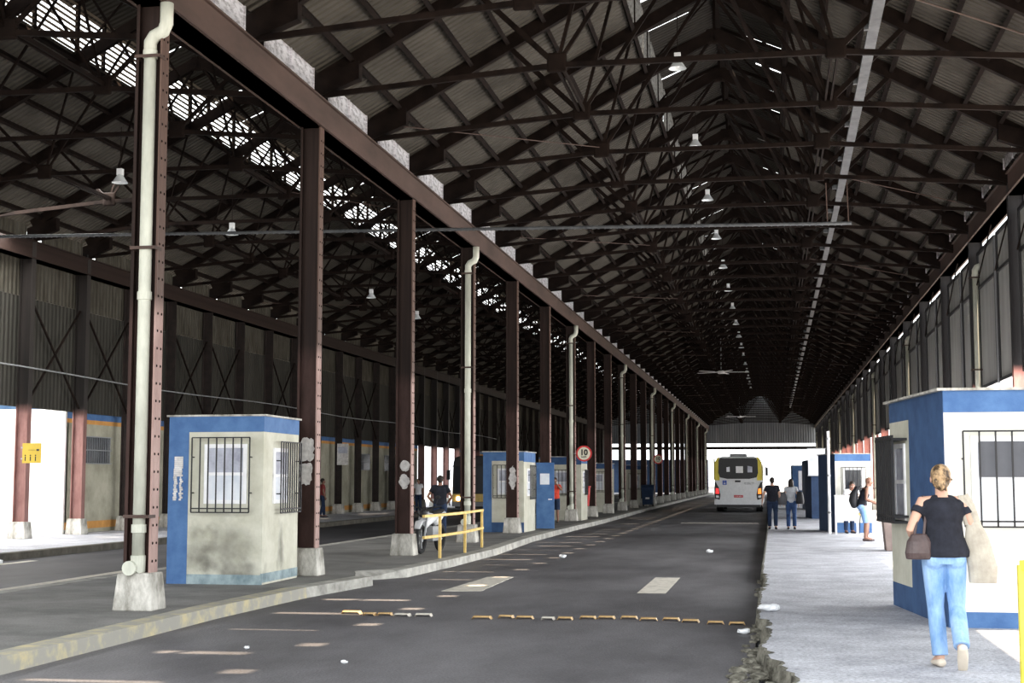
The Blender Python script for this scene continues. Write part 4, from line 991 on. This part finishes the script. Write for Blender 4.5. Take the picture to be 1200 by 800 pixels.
def hand(bm, wrist, d, side, s, curl=.5, palm_n=None):
    """palm and five fingers; d = direction of the hand, side = towards the thumb"""
    d = d.normalized(); side = (side - d * side.dot(d)).normalized(); nrm = d.cross(side).normalized()
    if palm_n is not None and nrm.dot(palm_n) < 0: nrm = -nrm
    tube(bm, [wrist, wrist + d * .045 * s, wrist + d * .09 * s], [(.022 * s, .018 * s), (.038 * s, .016 * s), (.038 * s, .014 * s)], 10, ref=nrm, round_ends=True)
    for i, ln in enumerate((.068, .078, .072, .056)):
        base = wrist + d * .088 * s + side * (.029 - i * .0195) * s
        dd = d; p = base; pts = [base - d * .02 * s]
        for k, f in enumerate((.45, .32, .23)):
            pts.append(p); a = curl * (.5 + .35 * k); dd = (dd * math.cos(a) + nrm * math.sin(a)).normalized(); p = p + dd * ln * f * s
        pts.append(p); tube(bm, pts, [.0095 * s, .0095 * s, .009 * s, .0085 * s, .0075 * s], 8, ref=side, round_ends=True)
    tb = wrist + d * .03 * s + side * .028 * s
    td = (d * .7 + side * .7 + nrm * .25).normalized()
    tube(bm, [tb - td * .01, tb + td * .035 * s, tb + (td * .5 + d * .5).normalized() * .065 * s], [.013 * s, .011 * s, .009 * s], 8, ref=nrm, round_ends=True)

def person(label, loc, rz, H, J, fem=False, skin='skin_tan', top='blacktop', bottom='jeans', hair='hairdark', hairstyle='short', sleeve=.55, shorts=False, vox=.014, shoes='shoe', bulk=1.0, curl=.5, tank=False, open_shoulder=False, hem=.90, loose=0.0):
    s = H / 1.70
    D = dict(pelvis=(0, 0, .93), waist=(0, 0, 1.08), chest=(0, 0, 1.27), neck=(0, -.005, 1.44), head=(0, .02, 1.585),
        shL=(-.17, 0, 1.385), shR=(.17, 0, 1.385), elL=(-.235, -.02, 1.11), elR=(.235, -.02, 1.11), wrL=(-.25, .06, .88), wrR=(.25, .06, .88),
        hipL=(-.09, 0, .90), hipR=(.09, 0, .90), knL=(-.10, .02, .49), knR=(.10, .02, .49), anL=(-.10, -.02, .085), anR=(.10, -.02, .085),
        toL=(-.12, .14, .03), toR=(.12, .14, .03), look=(0, 1, 0))
    D.update(J); D = {k: V(v) for k, v in D.items()}
    t = thing('person', label, 'person', loc, rz); t.scale = (s, s, s)
    fx = .93 if fem else 1.0
    xr = (D['shR'] - D['shL']).normalized()     # shoulder axis
    fwd = V((0, 0, 1)).cross(xr).normalized()
    up_t = (D['neck'] - D['pelvis']).normalized(); bk = xr.cross(up_t).normalized()
    # body --------------------------------------------------
    b = B()
    torso_pts = [D['pelvis'] - V((0, 0, .06)), D['pelvis'] + V((0, 0, .03)), D['waist'], lerp(D['waist'], D['chest'], .6), D['chest'], lerp(D['chest'], D['neck'], .62), D['neck'] - up_t * .01]
    hw = .165 if fem else .155; ww = .118 if fem else .135
    tr = [(hw * .92, .11), (hw, .12), (ww, .095), (.145 * fx, .105), (.165 * fx, .112), (.155 * fx, .085), (.06, .06)]
    tr = [(a * bulk, c * bulk) for a, c in tr]
    tube(b, torso_pts, tr, 20, ref=bk, round_ends=False)
    hd = D['head']; look = D['look'].normalized()
    tube(b, [D['neck'] - up_t * .04, D['neck'] + (hd - D['neck']) * .55], [.062 * fx, .056 * fx], 14, round_ends=True)
    hu = V((0, 0, 1)); hs = look.cross(hu).normalized(); hu = hs.cross(look).normalized()
    rot = Matrix((hs, look, hu)).transposed()
    ball(b, hd + hu * .022 - look * .01, (.076, .093, .092), 20, rot)
    ball(b, hd - hu * .045 + look * .018, (.057, .070, .072), 16, rot)      # jaw
    ball(b, hd - hu * .10 + look * .048, (.026, .024, .02), 10, rot)      # chin
    tube(b, [hd + hu * .012 + look * .078, hd - hu * .03 + look * .108], [.009, .015], 8, round_ends=True)   # nose
    for sd in (-1, 1):
        ball(b, hd + hs * sd * .078 - hu * .01 - look * .005, (.012, .022, .032), 10, rot)   # ear
        ball(b, hd + hs * sd * .034 - hu * .032 + look * .066, (.022, .018, .02), 8, rot)    # cheek
    for S_ in 'LR':
        sd = -1 if S_ == 'L' else 1
        sh, el, wr = D['sh' + S_], D['el' + S_], D['wr' + S_]
        tube(b, [lerp(D['neck'], sh, .35) - up_t * .03, sh, lerp(sh, el, .35), el, lerp(el, wr, .3), wr], [.05, .055 * fx, .049 * fx, .038 * fx, .040 * fx, .026 * fx], 14, round_ends=True)
        fd = (wr - el).normalized(); hand(b, wr, (fd + V((0, 0, -.15))).normalized(), D['look'] + V((0, 0, .01)), .97, curl, -xr * sd)
        hp, kn, an, to = D['hip' + S_], D['kn' + S_], D['an' + S_], D['to' + S_]
        tube(b, [hp, lerp(hp, kn, .3), kn, lerp(kn, an, .3), an], [.088, .080, .056, .058, .036], 14, round_ends=True)
        tube(b, [an, lerp(an, to, .6) , to], [(.036, .04), (.042, .03), (.036, .022)], 12, round_ends=True)
    remeshed('body', b, vox * .75, M[skin], t, 3)
    for sd in (-1, 1):
        e = hd + hs * sd * .032 + hu * .008 + look * .082
        b = B(); ball(b, e, (.013, .008, .008), 8, rot); eo = obj('eye', b, M['white'], t)
        b = B(); ball(b, e + look * .006, (.005, .004, .005), 6, rot); obj('iris', b, M['black'], eo)
        b = B(); tube(b, [e + hu * .02 - hs * .016, e + hu * .022 + hs * .016], [.004] * 2, 6); obj('eyebrow', b, M[hair] if hairstyle != 'bald' else M['hairdark'], t)
    b = B(); tube(b, [hd - hu * .062 + look * .092 - hs * .022, hd - hu * .062 + look * .097, hd - hu * .062 + look * .092 + hs * .022], [.005, .006, .005], 8); obj('mouth', b, M['dullred'], t)
    # top -----------------------------------------------------
    b = B(); c = .014
    tp = [lerp(D['pelvis'], D['waist'], (hem - .93) / .15) if hem >= .93 else D['pelvis'] - V((0, 0, .93 - hem))] + [p for p in torso_pts[1:6] if p.z > hem + .02] + [D['neck'] - up_t * (.015 if not tank else .07)]
    rr = []
    for p in tp:
        k = min(range(len(torso_pts)), key=lambda i: (torso_pts[i] - p).length); rr.append((tr[k][0] + c * 1.4 + (loose if .9 < p.z < 1.2 else 0), tr[k][1] + c * 1.3 + loose * .6 * (p.z < 1.2)))
    rr[0] = (rr[0][0] + .006, rr[0][1] + .008); rr[-1] = (.085 if not tank else .10, .072)
    tube(b, tp, rr, 24, ref=bk)
    for S_ in 'LR':
        sh, el = D['sh' + S_], D['el' + S_]
        if tank:
            tube(b, [lerp(D['neck'], sh, .55) - up_t * .02, lerp(D['neck'], sh, .6) - up_t * .15], [.04, .05], 10, round_ends=True); continue
        s0 = sh if not open_shoulder else lerp(sh, el, .24)
        if not open_shoulder: tube(b, [lerp(D['neck'], sh, .4) - up_t * .025, sh, lerp(sh, el, sleeve)], [.062, .07 * fx, .062 * fx], 14)
        else:
            tube(b, [lerp(D['neck'], sh, .2) - up_t * .04, lerp(D['neck'], sh, .86) - up_t * .03], [.062, .06], 12, round_ends=True); tube(b, [lerp(D['neck'], sh, .7) - up_t * .05, lerp(D['chest'], D['shL' if S_ == 'L' else 'shR'], .55)], [.075, .08], 12, round_ends=True)
            tube(b, [lerp(sh, el, .20), lerp(sh, el, .34), lerp(sh, el, sleeve)], [.056, .058, .062], 14); tube(b, [lerp(sh, el, .32), D['chest'] + xr * (.10 if S_ == 'R' else -.10)], [.045, .06], 12)
    remeshed('top', b, vox * .8, M[top], t, 3)
    # bottom --------------------------------------------------
    b = B(); tube(b, [D['pelvis'] - V((0, 0, .08)), D['pelvis'] + V((0, 0, .02)), lerp(D['pelvis'], D['waist'], .55)], [(tr[0][0] + .012, tr[0][1] + .016), (tr[1][0] + .01, tr[1][1] + .014), (tr[2][0] + .018, tr[2][1] + .012)], 22, ref=bk, round_ends=False)
    for S_ in 'LR':
        hp, kn, an = D['hip' + S_], D['kn' + S_], D['an' + S_]
        if shorts: tube(b, [hp, lerp(hp, kn, .4), lerp(hp, kn, 1.02)], [.104, .10, .095], 16, round_ends=False)
        else: tube(b, [hp, lerp(hp, kn, .35), kn, lerp(kn, an, .35), lerp(kn, an, .97)], [.104, .094, .070, .072, .066 if fem else .060], 16)
        ball(b, hp + V((0, -.035, -.0)), (.095, .10, .10), 14)
    remeshed('shorts' if shorts else 'trousers', b, vox * .8, M[bottom], t, 3)
    for S_ in 'LR':
        an, to = D['an' + S_], D['to' + S_]; b = B(); f = (to - an); f = f.normalized()
        heel = an - V((f.x, f.y, 0)).normalized() * .035 + V((0, 0, -.045)) if f.z > -.75 else an + V((0, -.04, 0))
        tube(b, [heel, lerp(heel, to, .45), to + f * .02], [(.038, .035), (.046, .034), (.040, .026)], 14, ref=V((0, 0, 1)) if f.z > -.75 else V((0, 1, 0)), round_ends=True)
        obj('shoe', b, M[shoes], t, smooth=True)
    # hair ----------------------------------------------------
    if hairstyle != 'bald':
        b = B(); ball(b, hd + hu * .034 - look * .022, (.085, .096, .090), 20, rot)
        if hairstyle == 'short': ball(b, hd - hu * .015 - look * .045, (.074, .058, .075), 14, rot)
        if hairstyle == 'long':
            tube(b, [hd + hu * .02 - look * .04, hd - hu * .10 - look * .05, hd - hu * .19 - look * .06], [(.082, .06), (.088, .05), (.07, .035)], 14, round_ends=True)
            for sd in (-1, 1): tube(b, [hd + hs * sd * .06 + hu * .02, hd + hs * sd * .075 - hu * .12 - look * .02], [.035, .025], 10, round_ends=True)
        if hairstyle == 'bun':
            ball(b, hd - hu * .02 - look * .045, (.076, .062, .082), 16, rot)
            q2 = random.Random(3)
            for i in range(26):
                a = q2.uniform(0, 6.28); r_ = q2.uniform(.015, .075); p0 = hd + hs * math.cos(a) * r_ + hu * (.0 + math.sin(a) * r_ * 1.1) - look * .085
                tube(b, [p0, p0 + hs * q2.uniform(-.02, .02) + hu * q2.uniform(-.03, .03) - look * .022, p0 + hs * q2.uniform(-.025, .025) + hu * q2.uniform(-.05, .02) - look * .01], [.012, .015, .009], 8, round_ends=True)
            ball(b, hd - hu * .055 - look * .10, (.042, .04, .055), 12, rot)
            ball(b, hd + hu * .01 - look * .10, (.05, .035, .04), 12, rot)
        remeshed('hair', b, .007 if hairstyle == 'bun' else .01, M[hair], t, 2)
    return t, D, s

# the near woman ------------------------------------------------
WJ = dict(pelvis=(0, 0, .94), waist=(.0, 0, 1.09), chest=(.0, .01, 1.28), neck=(.0, .01, 1.44), head=(-.005, .03, 1.585), look=(.12, 1, .0),
    shL=(-.168, .01, 1.385), shR=(.168, .01, 1.385), elL=(-.285, -.06, 1.15), elR=(.255, -.02, 1.14), wrL=(-.20, .14, 1.02), wrR=(.235, .17, 1.03),
    hipL=(-.085, 0, .90), hipR=(.085, 0, .90), knL=(-.075, .03, .49), knR=(.095, -.01, .50), anL=(-.055, -.03, .085), anR=(.075, -.30, .19),
    toL=(-.07, .13, .03), toR=(.09, -.235, .03))
wt, WD, ws = person('woman in black open-shoulder top and pale jeans walking away, hair pinned up', (1.46, 13.15, 0), R(3), 1.73, WJ, fem=True, hair='hairblond', hairstyle='bun', sleeve=.42, vox=.0085, open_shoulder=True, curl=.9, bulk=1.04, hem=.91, loose=.03)
def bag_shape(b, w, h, d, top=.55, n=7):
    for i in range(n): pass
    frustum(b, (0, 0), -h / 2, h / 2, w, w * top, d, d * .45)
def place(world_from_person, t_, p):   # person-local point -> world
    c, s_ = math.cos(t_.rotation_euler[2]), math.sin(t_.rotation_euler[2]); k = t_.scale[0]
    return V((t_.location.x + k * (p[0] * c - p[1] * s_), t_.location.y + k * (p[0] * s_ + p[1] * c), k * p[2]))
def bag(label, centre, w, h, d, mat, strap_top, cat='bag', rz=0, rnd_=.05, name='handbag', topw=.6, strap_w=.012, tilt=0):
    t = thing(name, label, cat, centre, rz)
    b = B(); tube(b, [(tilt, 0, h / 2), (tilt * .6, 0, h * .2), (0, 0, -h * .25), (0, 0, -h / 2)], [(w / 2 * topw, d * .22), (w / 2 * .85, d * .42), (w / 2, d * .5), (w / 2 * .93, d * .42)], 20, ref=V((0, 1, 0)))
    obj('bag_body', b, mat, t, smooth=False, bevel=.012)
    b = B(); tp = V(strap_top) - V(centre)
    if rz: tp = Matrix.Rotation(-rz, 3, 'Z') @ tp
    for sgn in (-1, 1):
        tube(b, [(tilt + sgn * w * .2 * topw * 1.6, 0, h / 2 - .02), V((tilt, 0, h / 2)) * .4 + tp * .6 + V((sgn * .035, 0, 0)), tp + V((sgn * .01, 0, 0.0))], [(strap_w, strap_w * .5)] * 3, 8)
    obj('strap', b, mat, t); return t
p = place(0, wt, (-.225, .00, 1.40)); bag('brown leather handbag hanging at the walking woman\'s left side', place(0, wt, (-.215, -.09, 1.01)), .25, .22, .14, M['leather'], place(0, wt, (-.15, .0, 1.435)), rz=R(10), topw=.5)
bag('large cream cloth tote hanging from the walking woman\'s right shoulder', place(0, wt, (.31, -.04, .96)), .25, .52, .10, M['tote'], place(0, wt, (.165, -.03, 1.44)), name='tote_bag', topw=.45, strap_w=.035, tilt=-.07, rz=R(-8))

walkJ = dict(knL=(-.10, .08, .49), anL=(-.10, .10, .085), toL=(-.11, .25, .03), knR=(.10, 0, .49), anR=(.10, -.12, .10), toR=(.11, .02, .03))
person('man in black shirt and dark jeans walking away at the edge of the right sidewalk', (.02, 48.2, 0), 0, 1.68, dict(walkJ, elL=(-.29, -.06, 1.13), wrL=(-.33, .0, .9)), top='blacktop', bottom='darkjeans', skin='skin_tan', shoes='darkbag', bulk=1.15, vox=.015)
t2, D2, _ = person('woman in pale grey top and blue jeans walking away with a bag on each side', (.62, 48.3, 0), 0, 1.63, dict(walkJ), fem=True, top='greytop', bottom='midjeans', hairstyle='long', shoes='darkbag', vox=.015, sleeve=.4)
bag('dull grey shoulder bag at the left of the woman in the grey top', (.33, 48.25, 1.0), .34, .42, .22, M['greybag'], (.46, 48.3, 1.36), name='shoulder_bag')
bag('black shoulder bag at the right of the woman in the grey top', (.90, 48.25, 1.02), .26, .40, .2, M['darkbag'], (.79, 48.3, 1.36), name='shoulder_bag')
# vendor, leaning over his counter
person('vendor in white shirt and dark trousers leaning over the white counter', (2.28, 45.06, 0), R(200), 1.68, dict(waist=(0, .06, 1.06), chest=(0, .15, 1.2), neck=(0, .23, 1.33), head=(0, .29, 1.45), look=(.3, 1, -.5), shL=(-.18, .2, 1.28), shR=(.18, .2, 1.28), elL=(-.25, .26, 1.06), elR=(.25, .26, 1.06), wrL=(-.15, .42, 1.16), wrR=(.17, .42, 1.16)), top='whitetop', bottom='darkjeans', skin='skin_brown', shoes='darkbag', vox=.015)
# bald man
tb, DB, _ = person('bald man in a black vest and light blue shorts leaning forward on the right sidewalk', (2.38, 39.35, 0), R(-80), 1.70, dict(pelvis=(0, -.06, .93), waist=(0, -.03, 1.07), chest=(0, .03, 1.25), neck=(0, .09, 1.41), head=(0, .15, 1.55), look=(0, 1, -.1), shL=(-.17, .05, 1.36), shR=(.17, .05, 1.36), elL=(-.24, .0, 1.10), elR=(.24, .0, 1.10), wrL=(-.18, .25, 1.02), wrR=(.2, .25, 1.0), hipL=(-.09, -.04, .9), hipR=(.09, -.04, .9), knR=(.09, .03, .49), anR=(.09, -.01, .085), knL=(-.09, .1, .50), anL=(-.09, .08, .085), toL=(-.1, .24, .03)), top='blacktop', bottom='blueshorts', skin='skin_brown', hairstyle='bald', tank=True, shorts=True, shoes='leather', vox=.015)
t = thing('backpack', 'black backpack on the back of the bald man in shorts', 'bag', (2.17, 39.39, 1.16), R(-80))
b = B(); tube(b, [(0, -.04, -.22), (0, -.06, -.1), (0, -.03, .08), (0, .03, .22)], [(.14, .09), (.16, .12), (.15, .10), (.10, .05)], 16, ref=V((0, 1, 0)), round_ends=True); obj('bag_body', b, M['darkbag'], t, smooth=True)
b = B()
for sx in (-.11, .11): tube(b, [(sx, .02, .2), (sx, .14, .28), (sx, .24, .12), (sx, .16, -.12)], [(.02, .006)] * 4, 8)
obj('strap', b, M['darkbag'], t)
# man beyond the motorcycle, hands on hips
person('man in dark shirt and jeans standing hands on hips beyond the motorcycle', (-8.85, 38.6, 0), R(10), 1.72, dict(elL=(-.33, -.06, 1.14), wrL=(-.20, .04, .99), elR=(.31, -.04, 1.12), wrR=(.2, .06, .97)), top='blacktop', bottom='darkjeans', skin='skin_brown', shoes='darkbag', vox=.014, bulk=1.12)
person('small distant person in white top and blue trousers on the left platform', (-16.9, 69.0, 0), R(170), 1.66, {}, top='whitetop', bottom='darkjeans', skin='skin_brown', vox=.018, shoes='darkbag')
person('tourist in red and dark clothes raising a camera beside the third booth', (-8.02, 54.3, 0), R(178), 1.68, dict(elL=(-.26, .13, 1.24), elR=(.26, .13, 1.24), wrL=(-.09, .23, 1.47), wrR=(.09, .23, 1.47)), top='redtop', bottom='darkjeans', skin='skin_brown', shorts=True, vox=.015, shoes='darkbag', curl=1.2)
t = thing('camera', 'small black camera held up to the face of the tourist', 'camera', (-8.02, 54.05, 1.49))
b = B(); box(b, -.06, .06, -.03, .02, -.03, .04); obj('camera_body', b, M['black'], t, bevel=.006)
b = B(); tube(b, [(0, -.03, 0), (0, -.10, 0)], [.03, .032], 12); obj('lens', b, M['iron'], t)
person('dim figure in dull red with a dark bag walking by the left wall', (-19.1, 60.6, 0), R(-60), 1.66, dict(walkJ), top='dullred', bottom='darkjeans', skin='skin_brown', vox=.018, shoes='darkbag')
t = thing('backpack', 'dark backpack worn by the dim figure by the left wall', 'bag', (-19.28, 60.5, 1.15), R(-60))
b = B(); tube(b, [(0, 0, -.2), (0, -.02, 0), (0, .02, .2)], [(.13, .07), (.15, .1), (.11, .06)], 14, ref=V((0, 1, 0)), round_ends=True); obj('bag_body', b, M['darkbag'], t, smooth=True)
b = B(); tube(b, [(.1, .03, .2), (.1, .15, .28), (.1, .22, .05)], [(.015, .006)] * 3, 8); obj('strap', b, M['darkbag'], t)

# ------------------------------------------------------------------ light, sky, camera
w = bpy.data.worlds.new('sky'); scene.world = w; w.use_nodes = True
bg = w.node_tree.nodes['Background']; bg.inputs[0].default_value = (.95, .98, 1.0, 1); bg.inputs[1].default_value = 3.2
def lamp(name, kind, loc, rot, e, col=(1, 1, 1), size=None, sy=None, ang=None):
    l = bpy.data.lights.new(name, kind); l.energy = e; l.color = col
    if kind == 'AREA': l.shape = 'RECTANGLE'; l.size = size; l.size_y = sy
    if kind == 'SUN': l.angle = ang
    o = bpy.data.objects.new(name, l); COL.objects.link(o); o.location = loc; o.rotation_euler = rot
    return o
d = V((-.45, -.06, -1.0)); lamp('sun', 'SUN', (20, 0, 40), d.to_track_quat('-Z', 'Y').to_euler(), 14.0, (1, .80, .58), ang=R(.5))
# daylight falling in through the open entrance behind the viewer
lamp('entrance_daylight', 'AREA', (-3, -10, 3.8), V((0, 1, -.05)).to_track_quat('-Z', 'Y').to_euler(), 1700, (.97, .98, 1), 20, 6)
# daylight through the open lower part of the right wall; unseen fill lamp added over the left recess
lamp('side_daylight', 'AREA', (6.6, 41, 2.2), V((-1, 0, -.12)).to_track_quat('-Z', 'Y').to_euler(), 3800, (1, 1, 1), 32, 3.4)
lamp('recess_fill', 'AREA', (-22.4, 34, 7.6), V((0.22, 0, -1)).to_track_quat('-Z', 'Y').to_euler(), 2600, (1, .99, .96), 3, 13)  # lamp added out of view to brighten recess and left platform

cam = bpy.data.cameras.new('camera'); co = bpy.data.objects.new('camera', cam); COL.objects.link(co); scene.camera = co
cam.sensor_width = 36; cam.lens = 51.0; co.location = (0, 0, 1.6); co.rotation_euler = (R(90 + 5.4435), 0, R(10.094)); cam.clip_end = 1000
scene.view_settings.view_transform = 'Standard'; scene.view_settings.look = 'None'; scene.view_settings.exposure = 0.0; scene.view_settings.gamma = 1.0
cy = scene.cycles; cy.use_denoising = True; cy.max_bounces = 10; cy.diffuse_bounces = 6; cy.transmission_bounces = 6; cy.transparent_max_bounces = 8; cy.sample_clamp_indirect = 6
